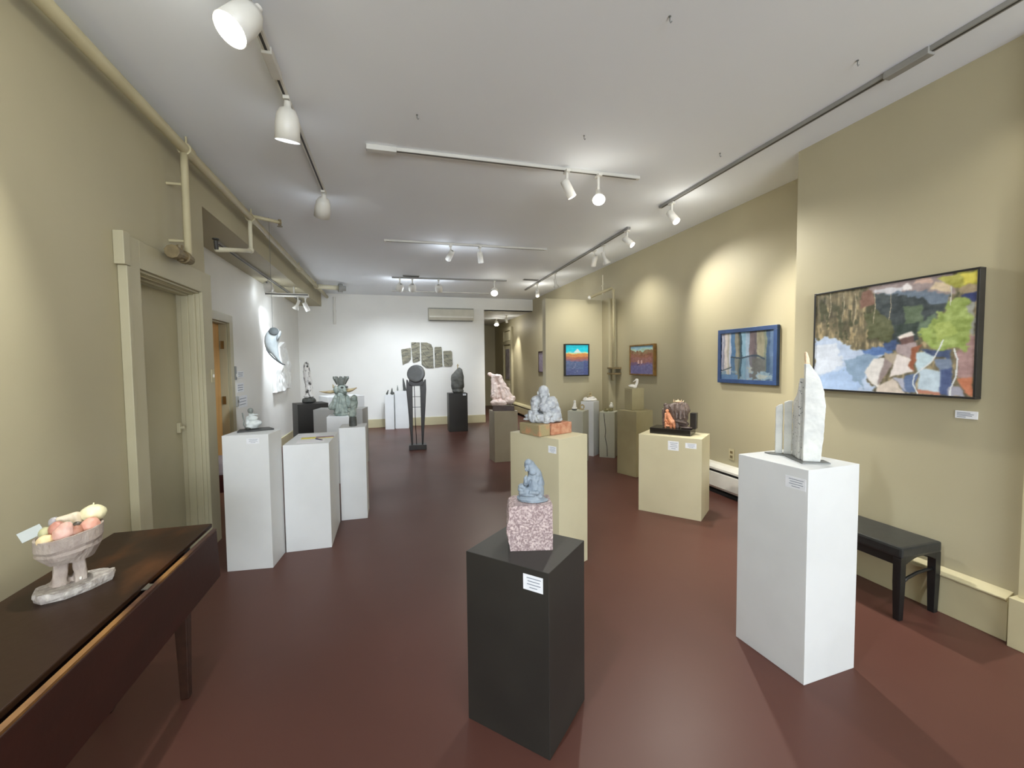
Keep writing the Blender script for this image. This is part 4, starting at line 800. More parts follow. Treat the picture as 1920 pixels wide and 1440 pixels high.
figurine('cream_figurine', 'tiny cream figure on a dark base on the pale plinth behind the stone man', (2.655, 5.97, 0.7804), [('e', (0, 0, 14), (44, 34, 14))], [('e', (0, 0, 36), (42, 34, 20)), ('c', (0, 0, 50), (6, 0, 110), 30, 18), ('e', (4, 0, 138), (20, 18, 20))], 'whitemarble', k=0.00098)
figurine('ring_figurine', 'tiny cream open ring carving beside the cream figure', (2.79, 5.99, 0.7804), None, [('c', (30 * math.cos(R(a)), 0, 46 + 34 * math.sin(R(a))), (30 * math.cos(R(a + 40)), 0, 46 + 34 * math.sin(R(a + 40))), 11, 11) for a in range(-60, 260, 40)] + [('e', (0, 0, 12), (30, 24, 12))], 'tanstone', k=0.00098)
figurine('draped_sculpture', 'white draped stone piece with a pale ball on a dark stem', (3.10, 6.36, 0.8754), [('e', (0, 0, 20), (122, 70, 22)), ('e', (-70, -10, 32), (40, 40, 34)), ('c', (20, 0, 50), (90, 0, 30), 26, 20), ('e', (30, 0, 52), (60, 40, 26))], [('e', (0, 0, 84), (44, 30, 10)), ('c', (0, 0, 80), (4, 0, 110), 12, 12), ('e', (6, 0, 130), (22, 20, 18))], 'tanstone', 'whitemarble', k=0.00098)
figurine('dark_carving', 'small lumpy dark carving on the pale plinth with a crooked seam', (3.27, 6.13, 0.7204), None, [('e', (0, 0, 22), (44, 34, 22)), ('e', (-12, 0, 44), (20, 18, 18)), ('e', (22, 0, 34), (22, 20, 18))], 'olivestone', k=0.00098, amp=0.005)
figurine('white_head_figurine', 'small white-headed figure on a dark body on the pale plinth', (3.37, 6.16, 0.7204), [('e', (0, 0, 30), (34, 28, 34)), ('e', (0, 0, 10), (40, 32, 12))], [('e', (6, 0, 84), (36, 28, 34)), ('e', (8, 0, 124), (22, 20, 24))], 'whitemarble', 'olivestone', k=0.00098)
# back left group
figurine('small_bird_carving', 'tiny dark carving at the left end of the back wall plinths', (-0.10, 10.38, 0.8004), None, [('e', (0, 0, 20), (18, 16, 20)), ('c', (4, 0, 30), (20, 0, 80), 16, 8)], 'darkstone', k=0.0013, vox=0.007)
figurine('small_seated_carving', 'tiny dark two-part carving on the left back wall plinth', (0.02, 10.38, 0.8004), None, [('e', (0, 0, 26), (38, 26, 26)), ('c', (-10, 0, 40), (-4, 0, 116), 20, 7)], 'darkstone', k=0.0013, vox=0.007)
figurine('pale_spike_carving', 'tiny pale pointed carving on the right back wall plinth', (0.14, 10.42, 0.8804), None, [('c', (0, 0, 16), (0, 0, 100), 16, 5)], 'greystone', k=0.0013, vox=0.006)
figurine('dark_blade_carving', 'dark upright blade-like carving on the right back wall plinth', (0.28, 10.42, 0.8804), None, [('c', (16, 0, 26), (4, 0, 120), 28, 22), ('c', (4, 0, 120), (-8, 0, 225), 22, 8), ('e', (16, 0, 12), (34, 24, 12))], 'darkstone', k=0.0013, vox=0.007)
# ------------------------------------------------------------------ furniture
t = thing('drop_leaf_table', 'dark wooden drop-leaf table with its front leaf down at the left', 'table', (-1.07, 1.4, 0))
y0, y1 = -1.15, 1.035
b = MB(); b.bx(-0.21, 0.195, y0, y1, 0.700, 0.72); b.build('tabletop', 'tabletop', t, bev=0.004)
b = MB(); b.bx(-0.17, 0.155, y0 + 0.12, y0 + 0.145, 0.58, 0.7); b.bx(-0.17, 0.155, y1 - 0.205, y1 - 0.18, 0.58, 0.7); b.bx(-0.17, -0.145, y0 + 0.12, y1 - 0.18, 0.58, 0.7); b.bx(0.13, 0.155, y0 + 0.12, y1 - 0.18, 0.58, 0.7)
b.build('apron', 'darkwood', t, bev=0.002)
b = MB(); b.prism([(0.203, 0.694), (0.224, 0.690), (0.232, 0.46), (0.213, 0.46)], (0, y0, 0), (1, 0, 0), (0, 0, 1), (0, 1, 0), y1 - y0 - 0.03); lf = b.build('drop_leaf', 'leafwood', t, bev=0.003)
b = MB(); b.prism([(0.205, 0.6945), (0.222, 0.691), (0.223, 0.700), (0.209, 0.704)], (0, y0, 0), (1, 0, 0), (0, 0, 1), (0, 1, 0), y1 - y0 - 0.03); b.build('worn_edge', 'wornedge', lf)
for y in (-0.25, 0.42):
    b = MB(); b.bx(0.185, 0.214, y - 0.02, y + 0.02, 0.7045, 0.7075); b.cyl((0.2, y - 0.02, 0.708), (0.2, y + 0.02, 0.708), 0.003, seg=8); b.build('hinge', 'hinge', t)
for x, y in ((0.14, 0.82), (-0.15, 0.82), (0.14, -0.95), (-0.15, -0.95)):
    b = MB(); b.loft([[(x + sx * r, y + sy * r, z) for sx, sy in ((-1, -1), (1, -1), (1, 1), (-1, 1))] for z, r in ((0.0, 0.017), (0.4, 0.026), (0.56, 0.031), (0.70, 0.031))]); b.build('leg', 'darkwood', t, bev=0.004)

# bowl of carved fruit
bx, by = -1.10, 1.85
rz = face(bx, by)
SX, SY = 0.70, 0.80
t = thing('footed_bowl', 'rough pink-grey stone bowl on a split foot standing on the dark table', 'bowl', (bx, by, 0.7203), rz); t.scale = (SX, SY, 1.0)
base = [(-0.135, -0.045), (-0.11, -0.09), (-0.03, -0.105), (0.06, -0.075), (0.15, -0.015), (0.16, 0.045), (0.12, 0.075), (0.02, 0.08), (-0.07, 0.075), (-0.125, 0.03)]
b = MB(); b.loft([[(x * 0.97, y * 0.97, 0) for x, y in base], [(x * 1.02, y * 1.02, 0.012) for x, y in base], [(x, y, 0.028 + 0.004 * math.sin(i * 2.1)) for i, (x, y) in enumerate(base)], [(x * 0.86, y * 0.86, 0.029 + 0.003 * math.sin(i * 3.3)) for i, (x, y) in enumerate(base)]])
bmesh.ops.subdivide_edges(b.bm, edges=b.bm.edges, cuts=4, use_grid_fill=True)
for v in b.bm.verts:
    if v.co.z > 0.004: v.co += Vector((1, 1, 1)) * 0.0035 * noise.fractal(v.co * 40, 1, 2, 3)
b.build('base_slab', 'bowlbase', t)
st = blob('split_foot', [('b', (-38, 0, 55), (58, 70, 110), (0, R(6), 0)), ('b', (38, 0, 58), (54, 66, 116), (0, R(-4), 0)), ('e', (0, 0, 118), (84, 62, 26)), ('e', (-40, 0, 8), (46, 46, 14)), ('b', (2, 10, 12), (44, 34, 20))], 0.0009, 0.005, 'bowl', t, 0.004, 26, 1)
st.location = (-0.005, 0.0, 0.026)
b = MB()
NS = 30
def brow(r, z, tilt=0.0, j=0.05, sd=0.0):
    o = []
    for i in range(NS):
        a = 2 * math.pi * i / NS
        rr = r * (1 + j * noise.noise(Vector((math.cos(a) * 2.0 + sd, math.sin(a) * 2.0, z * 30))))
        o.append((rr * math.cos(a), rr * 0.86 * math.sin(a), z + tilt * rr * math.cos(a) + 0.004 * noise.noise(Vector((math.cos(a) * 3, math.sin(a) * 3, 4 + sd)))))
    return o
b.loft([brow(0.050, 0.104, 0.0), brow(0.088, 0.112, 0.03, 0.09), brow(0.108, 0.132, 0.06, 0.07, 2), brow(0.119, 0.150, 0.08, 0.12, 5), brow(0.118, 0.160, 0.1, 0.05, 1), brow(0.126, 0.172, 0.10, 0.08, 1), brow(0.128, 0.210, 0.10, 0.03, 1), brow(0.118, 0.211, 0.10, 0.03, 1), brow(0.100, 0.180, 0.12, 0.03, 1), brow(0.03, 0.158, 0.06)])
b.build('bowl_body', 'bowl', t)
b = MB(); b.ell((0.030, -0.030, 0.040), (0.006, 0.006, 0.006)); b.build('bead', 'whitemarble', t, smooth=True)
cs, sn = math.cos(rz), math.sin(rz)
def W(x, y, z): x *= SX; y *= SY; return (bx + x * cs - y * sn, by + x * sn + y * cs, 0.7203 + z)
def fruit(name, label, p, r, m, rot=(0, 0, 0), stem=None, amp=0.002, body=None):
    t = thing(name, label, 'carved fruit', W(*p), rz, 'carved stone fruit and pebbles in the bowl')
    t.scale = (SX * 1.2, SY * 1.1, 1.18)
    it = body or [('e', (0, 0, 0), r, rot)]
    blob('fruit', it, 0.001, 0.0034, m, t, amp, 40, 1, ground=False)
    if stem:
        b = MB(); b.tube([(0, 0, r[2] * 0.001 * 0.9), (0.002, 0, r[2] * 0.001 + stem)], [0.004, 0.002], 8); b.build('stem', m, t, smooth=True)
    return t
fruit('carved_squash', 'pale yellow carved squash, highest at the right rim of the bowl', (0.092, 0.030, 0.250), (44, 40, 26), 'squash', stem=0.006)
fruit('carved_bone', 'off-white bone-like carved form lying across the bowl top', (0.014, 0.026, 0.243), (30, 25, 22), 'bone', body=[('c', (-42, 0, 4), (8, 0, 0), 9, 21), ('c', (8, 0, 0), (16, -14, -18), 20, 15), ('e', (16, 4, 0), (19, 20, 20))])
fruit('carved_plum', 'salmon pink carved plum at the right front of the bowl', (0.076, -0.034, 0.217), (34, 30, 27), 'plum', rot=(0, R(-10), 0))
fruit('carved_fig', 'brownish carved fruit in the shadow right of the pink pear', (0.026, -0.050, 0.206), (24, 24, 24), 'brownfruit')
fruit('carved_pear', 'pale pink carved pear, largest at the front of the bowl', (-0.020, -0.060, 0.214), (30, 28, 30), 'pinkpear', body=[('e', (0, 0, 0), (33, 28, 26)), ('e', (8, 0, 14), (24, 22, 20))])
fruit('carved_peach', 'darker red carved fruit behind the pale pink pear', (-0.040, -0.012, 0.222), (28, 26, 26), 'redpear')
fruit('carved_egg', 'cream carved egg at the left front rim of the bowl', (-0.080, -0.052, 0.200), (28, 20, 19), 'egg')
fruit('carved_lime', 'yellow-green striped carved fruit at the left back of the bowl', (-0.078, 0.005, 0.214), (24, 24, 20), 'lime')
fruit('grey_pebble', 'light grey carved pebble at the back left of the bowl', (-0.036, 0.038, 0.240), (27, 24, 17), 'greyrock', body=[('e', (-10, 0, 0), (20, 20, 17)), ('e', (14, 0, 2), (16, 16, 14))])
fruit('white_pebble', 'small ribbed white and dark pebble in the middle of the bowl', (-0.004, 0.0, 0.226), (20, 18, 15), 'whitepebble')
fruit('dark_pebble', 'dark brown pebble under the bone-like form', (0.030, -0.004, 0.216), (22, 18, 18), 'darkrock')
t = thing('acrylic_tag', 'clear acrylic label tag leaning on the left rim of the bowl', 'tag', W(-0.128, 0.02, 0.222), rz)
b = MB(); b.box((0, 0, 0), (0.058, 0.0025, 0.036), (R(-20), R(-22), 0)); b.build('tag_plate', 'clear', t, bev=0.001)
b = MB(); b.cyl((0.02, 0.0, -0.006), (0.034, 0.0, -0.024), 0.002, seg=8); b.build('clip', 'metalplate', t)

# bench
t = thing('bench', 'black leather-topped bench with arched end stretchers by the right wall', 'bench', (2.925, 2.25, 0), 0)
x0, x1, yn, yf = -0.165, 0.165, -0.55, 0.55
b = MB(); b.bx(x0, x1, yn, yf, 0.365, 0.43, 0.014); b.build('seat_pad', 'bench', t, smooth=False)
for s, y in ((1, yn + 0.004), (-1, yf - 0.004)):
    b = MB(); b.prism([(x0 + 0.003, 0.37)] + [(x0 + 0.035 + 0.26 * q / 10, 0.325 + 0.04 * math.sin(math.pi * q / 10)) for q in range(11)] + [(x1 - 0.003, 0.37)], (0, y, 0), (1, 0, 0), (0, 0, 1), (0, s, 0), 0.022); b.build('end_apron', 'benchleg', t)
    b = MB(); b.tube([(x0 + 0.03, y + s * 0.02, 0.205), (x0 + 0.09, y + s * 0.02, 0.235), (0, y + s * 0.02, 0.255), (x1 - 0.09, y + s * 0.02, 0.262), (x1 - 0.03, y + s * 0.02, 0.262)], 0.009, 8); b.build('stretcher', 'benchleg', t, smooth=True)
for x in (x0 + 0.012, x1 - 0.030):
    b = MB(); b.bx(x, x + 0.018, yn + 0.03, yf - 0.03, 0.318, 0.368); b.build('side_apron', 'benchleg', t)
for x in (x0 + 0.022, x1 - 0.022):
    for y in (yn + 0.024, yf - 0.024):
        b = MB(); b.loft([[(x + sx * r, y + sy * r, z) for sx, sy in ((-1, -1), (1, -1), (1, 1), (-1, 1))] for z, r in ((0.0, 0.0165), (0.22, 0.021), (0.366, 0.021))]); b.build('leg', 'benchleg', t, bev=0.002)

# stool half hidden behind the left plinth
t = thing('stool', 'dark red stool with a pale lilac cushion half hidden behind the left plinth', 'stool', (-1.60, 4.62, 0))
b = MB(); b.bx(-0.15, 0.15, -0.15, 0.15, 0.50, 0.64, 0.03); b.build('cushion', 'pinkcloth', t)
b = MB(); b.bx(-0.145, 0.145, -0.145, 0.145, 0.34, 0.50); b.build('frame', 'redwood', t, bev=0.004)
for sx in (-1, 1):
    for sy in (-1, 1):
        b = MB(); b.bx(sx * 0.125 - 0.018, sx * 0.125 + 0.018, sy * 0.125 - 0.018, sy * 0.125 + 0.018, 0, 0.34); b.build('leg', 'redwood', t, bev=0.003)

# papers, cards and pen on the middle white plinth
z = 0.8674
def sheet(name, label, cat, x, y, rz, w, d, m, zz, th=0.0012, m2=None):
    b = MB(); b.bx(-w / 2, w / 2, -d / 2, d / 2, 0, th)
    if m2:
        b.m(1); b.bx(-w * 0.05, w / 2, -d / 2, d / 2, th, th + 0.0005)
    o = b.build(name, [m] + ([m2] if m2 else [])); o.location = (x, y, zz); o.rotation_euler = (0, 0, rz); return tag(o, label, cat)
sheet('paper_sheet', 'white sheet of paper on the middle left plinth, nearest its front edge', 'paper', -0.66, 3.90, R(6), 0.21, 0.14, 'paper', z)
sheet('paper_sheet', 'white sheet of paper farther back on the same plinth beside the yellow leaflet', 'paper', -0.72, 4.22, R(-12), 0.15, 0.16, 'paper', z)
sheet('leaflet', 'yellow and mauve folded leaflet lying on the middle left plinth', 'leaflet', -0.63, 4.06, R(5), 0.26, 0.07, 'yellow', z, 0.004, 'purple')
t = thing('pen', 'navy pen lying on the white paper on the middle left plinth', 'pen', (-0.60, 3.93, z + 0.0062), R(-50))
b = MB(); b.cyl((-0.05, 0, 0), (0.035, 0, 0), 0.0048, seg=12); b.build('barrel', 'pen', t)
b = MB(); b.cyl((0.035, 0, 0), (0.055, 0, 0), 0.0048, 0.0012, seg=12); b.build('tip', 'metalplate', t)
b = MB(); b.bx(-0.05, -0.015, -0.001, 0.001, 0.0045, 0.007); b.build('clip', 'metalplate', t)

# ------------------------------------------------------------------ paintings
def homog(src):
    # 4 corners TL,TR,BR,BL of the traced picture -> unit square
    dst = [(0, 0), (1, 0), (1, 1), (0, 1)]; A = []
    for (x, y), (u, v) in zip(src, dst):
        A.append([x, y, 1, 0, 0, 0, -u * x, -u * y]); A.append([0, 0, 0, x, y, 1, -v * x, -v * y])
    h = np.linalg.solve(np.array(A, float), np.array(dst, float).ravel())
    Hm = np.append(h, 1).reshape(3, 3)
    def f(x, y):
        q = Hm @ np.array([x, y, 1.0]); return q[0] / q[2], q[1] / q[2]
    return f
def inside(px, py, poly):
    r = np.zeros(px.shape, bool); n = len(poly)
    for i in range(n):
        x1, y1 = poly[i]; x2, y2 = poly[(i + 1) % n]
        c = ((y1 > py) != (y2 > py)); 
        r ^= c & (px < (x2 - x1) * (py - y1) / ((y2 - y1) if y2 != y1 else 1e-9) + x1)
    return r
def nz(U, V, su, sv, sd, oct=3):
    # value noise on the picture surface
    rs = np.random.RandomState(sd); out = np.zeros(U.shape); a = 1.0; tot = 0
    for o in range(oct):
        g = rs.rand(int(sv * 2 ** o) + 3, int(su * 2 ** o) + 3)
        x = U * su * 2 ** o; y = V * sv * 2 ** o; xi = x.astype(int); yi = y.astype(int); fx = x - xi; fy = y - yi
        fx = fx * fx * (3 - 2 * fx); fy = fy * fy * (3 - 2 * fy)
        out += a * ((g[yi, xi] * (1 - fx) + g[yi, xi + 1] * fx) * (1 - fy) + (g[yi + 1, xi] * (1 - fx) + g[yi + 1, xi + 1] * fx) * fy); tot += a; a *= 0.55
    return out / tot
LIN = np.vectorize(lin)
def canvas(name, parent, nu, nv, img, to3d):
    """grid mesh; img = (nv, nu, 3) sRGB paint colours; to3d(u, v) -> local position"""
    vs = [to3d(i / nu, j / nv) for j in range(nv + 1) for i in range(nu + 1)]
    fs = [(j * (nu + 1) + i, j * (nu + 1) + i + 1, (j + 1) * (nu + 1) + i + 1, (j + 1) * (nu + 1) + i) for j in range(nv) for i in range(nu)]
    me = bpy.data.meshes.new(name); me.from_pydata(vs, [], fs)
    ca = me.color_attributes.new('Col', 'FLOAT_COLOR', 'CORNER')
    c = LIN(np.clip(img, 0, 255)); c = np.concatenate([c, np.ones(c.shape[:2] + (1,))], 2).reshape(-1, 4)
    ca.data.foreach_set('color', np.repeat(c, 4, 0).astype(np.float32).ravel())
    return link(name, me, 'canvas', parent)
def frame_bars(w, h, bw, dep, along):
    # four mitre-like bars around a w x h opening; along='x' picture in the xz plane facing -y
    b = MB()
    for (x0, x1, z0, z1) in ((-w / 2, w / 2, h / 2 - bw, h / 2), (-w / 2, w / 2, -h / 2, -h / 2 + bw), (-w / 2, -w / 2 + bw, -h / 2 + bw, h / 2 - bw), (w / 2 - bw, w / 2, -h / 2 + bw, h / 2 - bw)):
        b.bx(x0, x1, -dep, -0.0005, z0, z1)
    return b
def painting(label, cat, loc, rz, w, h, bw, dep, fm, nu, nv, paint, inset=0.006, backing='blackframe'):
    t = thing('painting', label, cat, loc, rz)
    frame_bars(w, h, bw, dep, 'x').build('frame', fm, t, bev=0.002)
    b = MB(); b.bx(-w / 2 + bw, w / 2 - bw, -dep + inset + 0.004, -0.0005, -h / 2 + bw, h / 2 - bw); b.build('backing', backing, t)
    U, V = np.meshgrid((np.arange(nu) + 0.5) / nu, (np.arange(nv) + 0.5) / nv)
    img = paint(U, V)
    canvas('canvas', t, nu, nv, img, lambda u, v: (-w / 2 + bw + u * (w - 2 * bw), -dep + inset, h / 2 - bw - v * (h - 2 * bw)))
    return t
def mix(img, mask, col, var, n):
    c = np.array(col, float)[None, None, :] + (n[..., None] - 0.5) * 2 * var
    a = mask.astype(float)[..., None]
    return img * (1 - a) + c * a
def line_mask(U, V, pts, w, asp):
    m = np.zeros(U.shape, bool)
    for (x1, y1), (x2, y2) in zip(pts[:-1], pts[1:]):
        dx, dy = (x2 - x1) * asp, y2 - y1; L = dx * dx + dy * dy + 1e-9
        tt = np.clip((((U - x1) * asp) * dx + (V - y1) * dy) / L, 0, 1)
        m |= ((U - x1) * asp - tt * dx) ** 2 + (V - y1 - tt * dy) ** 2 < w * w
    return m

def soft(img, n):
    for _ in range(n):
        q = np.pad(img, ((1, 1), (1, 1), (0, 0)), 'edge')
        img = (q[1:-1, 1:-1] * 2 + q[:-2, 1:-1] + q[2:, 1:-1] + q[1:-1, :-2] + q[1:-1, 2:]) / 6
    return img
def tone(img, s, k, off):
    g = img.mean(2, keepdims=True); return (g + (img - g) * s) * k + off
def paint_lake(U, V):
    f = homog([(148, 362), (1622, 112), (1598, 1272), (152, 1208)])
    asp = 1.35
    JU = U + (nz(U, V, 26, 20, 1) - 0.5) * 0.045; JV = V + (nz(U, V, 24, 24, 2) - 0.5) * 0.05
    n1 = nz(U, V, 40, 12, 3); n2 = nz(U, V, 14, 14, 4); n3 = nz(U, V, 60, 9, 5); n4 = nz(U, V, 30, 30, 6)
    img = np.zeros(U.shape + (3,)); img[:] = (112, 103, 78)
    img += ((n3 - 0.5) * 110)[..., None] * np.array([1.0, 0.9, 0.7]); img += ((n2 - 0.5) * 70)[..., None] * np.array([1.0, 0.8, 0.5])
    img = mix(img, (n3 > 0.62) & (V > 0.15), (176, 156, 116), 25, n1)
    img = mix(img, (n1 > 0.62) & (V < 0.5), (74, 76, 52), 18, n2)
    def P(poly, col, var=12, n=n4, j=1.0):
        nonlocal img
        uv = [f(x, y) for x, y in poly]
        img = mix(img, inside(U + (JU - U) * j, V + (JV - V) * j, uv), col, var, n)
    def Ln(poly, w, col, var=10):
        nonlocal img
        img = mix(img, line_mask(U + (JU - U) * 0.15, V + (JV - V) * 0.15, [f(x, y) for x, y in poly], w, asp), col, var, n4)
    P([(560, 330), (680, 300), (680, 440), (560, 480)], (128, 92, 78), 20)
    P([(690, 320), (900, 330), (1200, 380), (1400, 430), (1100, 650), (1080, 800), (900, 880), (780, 800), (690, 560)], (58, 68, 72), 22)
    P([(590, 540), (700, 480), (860, 600), (850, 790), (640, 740)], (88, 92, 60), 26)
    P([(950, 450), (1120, 440), (1130, 590), (960, 620)], (92, 110, 84), 18)
    P([(860, 620), (1090, 600), (1080, 720), (880, 720)], (52, 66, 60), 14)
    P([(1100, 600), (1250, 520), (1250, 700), (1100, 720)], (94, 116, 92), 22)
    P([(150, 760), (300, 735), (420, 800), (510, 860), (640, 850), (830, 860), (700, 960), (640, 1110), (720, 1240), (150, 1220)], (178, 196, 224), 22, n2, 1.4)
    P([(150, 830), (330, 800), (420, 960), (300, 1060), (150, 1080)], (204, 214, 230), 14, n2, 1.4)
    P([(150, 1120), (420, 1020), (560, 1120), (560, 1240), (150, 1230)], (160, 188, 228), 14, n2, 1.4)
    P([(430, 960), (640, 880), (740, 930), (620, 1050), (600, 1220), (540, 1150), (440, 1060)], (132, 160, 190), 18, n2, 1.4)
    P([(590, 850), (860, 810), (860, 880), (700, 910), (600, 880)], (82, 118, 180), 22)
    P([(760, 790), (900, 760), (900, 860), (800, 860)], (60, 82, 128), 16)
    P([(620, 290), (960, 205), (1400, 130), (1420, 325), (1180, 335), (900, 345), (700, 335)], (152, 136, 136), 24)
    P([(700, 300), (940, 285), (930, 335), (700, 330)], (198, 198, 206), 16)
    P([(940, 270), (985, 240), (1030, 270), (1030, 300), (940, 310)], (226, 222, 224), 8, j=0.4)
    P([(1040, 210), (1200, 190), (1200, 240), (1040, 250)], (196, 164, 150), 14)
    P([(1190, 300), (1230, 225), (1370, 260), (1380, 318)], (206, 186, 154), 14, j=0.5)
    P([(700, 340), (1170, 300), (1170, 330), (1380, 330), (1380, 420), (1200, 430), (1130, 372), (900, 350)], (104, 120, 140), 18)
    P([(1240, 195), (1630, 105), (1630, 270), (1420, 290), (1330, 250)], (166, 164, 70), 34)
    P([(1470, 160), (1630, 120), (1630, 230), (1500, 250)], (206, 194, 70), 20)
    P([(1450, 300), (1540, 240), (1630, 250), (1630, 310), (1500, 330)], (158, 140, 110), 22)
    P([(1465, 350), (1630, 295), (1630, 410), (1520, 410)], (42, 52, 104), 12)
    P([(1530, 420), (1620, 410), (1610, 720), (1540, 700)], (146, 148, 140), 18)
    P([(1520, 720), (1620, 720), (1610, 1110), (1450, 1090), (1440, 900)], (158, 124, 122), 26)
    P([(1370, 440), (1430, 350), (1570, 440), (1600, 560), (1560, 700), (1540, 840), (1230, 850), (1120, 760), (1110, 690), (1260, 550)], (144, 164, 82), 40, n4, 1.8)
    P([(1250, 620), (1400, 560), (1430, 700), (1300, 760)], (164, 182, 92), 26, n4, 2.0)
    P([(1120, 690), (1240, 650), (1240, 800), (1140, 780)], (152, 176, 86), 26, n4, 2.0)
    P([(900, 800), (1080, 780), (1100, 850), (1020, 930), (890, 880)], (166, 148, 150), 14, j=0.5)
    P([(1060, 880), (1250, 860), (1230, 960), (1090, 1060)], (184, 208, 218), 12, j=0.5)
    P([(1100, 850), (1400, 850), (1390, 940), (1230, 900)], (66, 82, 120), 16, j=0.6)
    P([(1240, 940), (1400, 930), (1400, 1110), (1300, 1050)], (112, 128, 154), 16, j=0.6)
    P([(1290, 1030), (1400, 1000), (1400, 1260), (1290, 1250)], (72, 88, 134), 14, j=0.6)
    P([(970, 1090), (1100, 1060), (1060, 1240), (960, 1230)], (92, 114, 156), 16, j=0.6)
    P([(1110, 1015), (1300, 1040), (1292, 1250), (1095, 1230)], (180, 200, 214), 18, j=0.4)
    P([(780, 880), (915, 890), (870, 985), (800, 950)], (172, 158, 138), 10, j=0.4)
    P([(610, 1055), (690, 935), (785, 925), (830, 990), (730, 1200), (650, 1130)], (220, 216, 212), 10, j=0.4)
    P([(790, 930), (860, 980), (760, 1145), (725, 1170)], (150, 134, 132), 10, j=0.4)
    P([(900, 890), (1020, 930), (1055, 1045), (830, 1100), (870, 985)], (224, 214, 210), 8, j=0.3)
    P([(720, 1190), (870, 1110), (990, 1250), (720, 1240)], (208, 194, 180), 14, j=0.5)
    P([(870, 1105), (960, 1100), (990, 1235)], (176, 178, 196), 10, j=0.4)
    P([(915, 745), (1050, 705), (1065, 780), (930, 805)], (108, 80, 76), 10, j=0.4)
    P([(900, 732), (1030, 680), (1062, 715), (920, 752)], (226, 216, 208), 8, j=0.3)
    P([(1040, 830), (1135, 800), (1080, 875), (1060, 1050), (1015, 990)], (152, 86, 58), 14, j=0.5)
    P([(1450, 1105), (1600, 1090), (1598, 1275), (1520, 1230)], (192, 114, 80), 12, j=0.4)
    P([(1370, 1180), (1480, 1180), (1535, 1270), (1370, 1262)], (152, 152, 168), 10, j=0.4)
    P([(1085, 1205), (1295, 1230), (1295, 1255), (1085, 1245)], (184, 120, 96), 10, j=0.3)
    img = soft(img, 2)
    Ln([(1320, 760), (1225, 950), (1065, 1080), (1050, 1160), (1095, 1245)], 0.0055, (206, 212, 216))
    Ln([(1420, 840), (1450, 930), (1440, 1090), (1395, 1190), (1388, 1265)], 0.006, (208, 212, 214))
    Ln([(1380, 270), (1385, 360), (1375, 440)], 0.004, (196, 196, 190))
    for x in (510, 280, 400, 685, 830): Ln([(x, 340), (x + 8, 460), (x - 10, 560 + (x % 90))], 0.0035, (168, 156, 128))
    img = soft(img, 1)
    br = nz(U, V, 70, 22, 71) - 0.5; bs = nz(U, V, 24, 60, 72) - 0.5
    img = img + (br * 15 + bs * 13)[..., None]
    return tone(img, 0.86, 1.06, 4)
painting('large framed lake and boulders painting in a black frame on the right wall', 'painting', (3.149, 2.062, 1.637), R(-90), 0.955, 0.725, 0.012, 0.05, 'blackframe', 260, 200, paint_lake, 0.004)

def paint_forest(U, V):
    img = np.zeros(U.shape + (3,)); n1 = nz(U, V, 30, 6, 11); n2 = nz(U, V, 12, 12, 12)
    W_ = U + (nz(U, V, 8, 5, 13) - 0.5) * 0.05
    bands = [(0.0, (176, 178, 200)), (0.035, (140, 142, 160)), (0.07, (200, 192, 190)), (0.13, (176, 172, 158)), (0.17, (186, 194, 214)), (0.21, (84, 126, 172)), (0.29, (150, 146, 130)), (0.35, (112, 110, 92)), (0.38, (52, 82, 100)),
             (0.42, (128, 170, 198)), (0.50, (148, 172, 198)), (0.57, (112, 98, 104)), (0.66, (92, 84, 90)), (0.70, (138, 134, 112)), (0.83, (110, 120, 104)), (0.87, (52, 78, 112)), (0.93, (82, 108, 144))]
    for x, c in bands: img[W_ >= x] = c
    img += ((n1 - 0.5) * 44)[..., None]; img += ((n2 - 0.5) * 26)[..., None]
    low = (V > 0.52) & (U > 0.21)
    img = np.where(low[..., None], img * 0.72 + np.array([60, 84, 104]) * 0.28, img)
    img = mix(img, (V > 0.55) & (U > 0.62) & (U < 0.86), (94, 96, 96), 18, n2)
    img = mix(img, line_mask(U, V, [(0.21, 0.52), (0.4, 0.55), (0.6, 0.50), (0.72, 0.50), (0.84, 0.57)], 0.014, 1.1), (48, 66, 84), 8, n2)
    img = mix(img, line_mask(U, V, [(0.0, 0.82), (0.1, 0.79), (0.22, 0.74)], 0.012, 1.1), (70, 84, 90), 8, n2)
    img = mix(img, (V > 0.82) & (n2 > 0.55), (120, 146, 164), 20, n1)
    img = mix(img, (V > 0.9) & (U < 0.35), (86, 122, 164), 14, n1)
    img = mix(img, (n2 > 0.70) & (V > 0.7) & (U > 0.5), (150, 158, 156), 14, n1)
    return tone(soft(img, 1), 0.9, 0.95, 0)
painting('blue framed painting of tall tree trunks on the recessed right wall', 'painting', (3.599, 3.675, 1.553), R(-90), 0.775, 0.585, 0.042, 0.035, 'blueframe', 140, 110, paint_forest, 0.012)

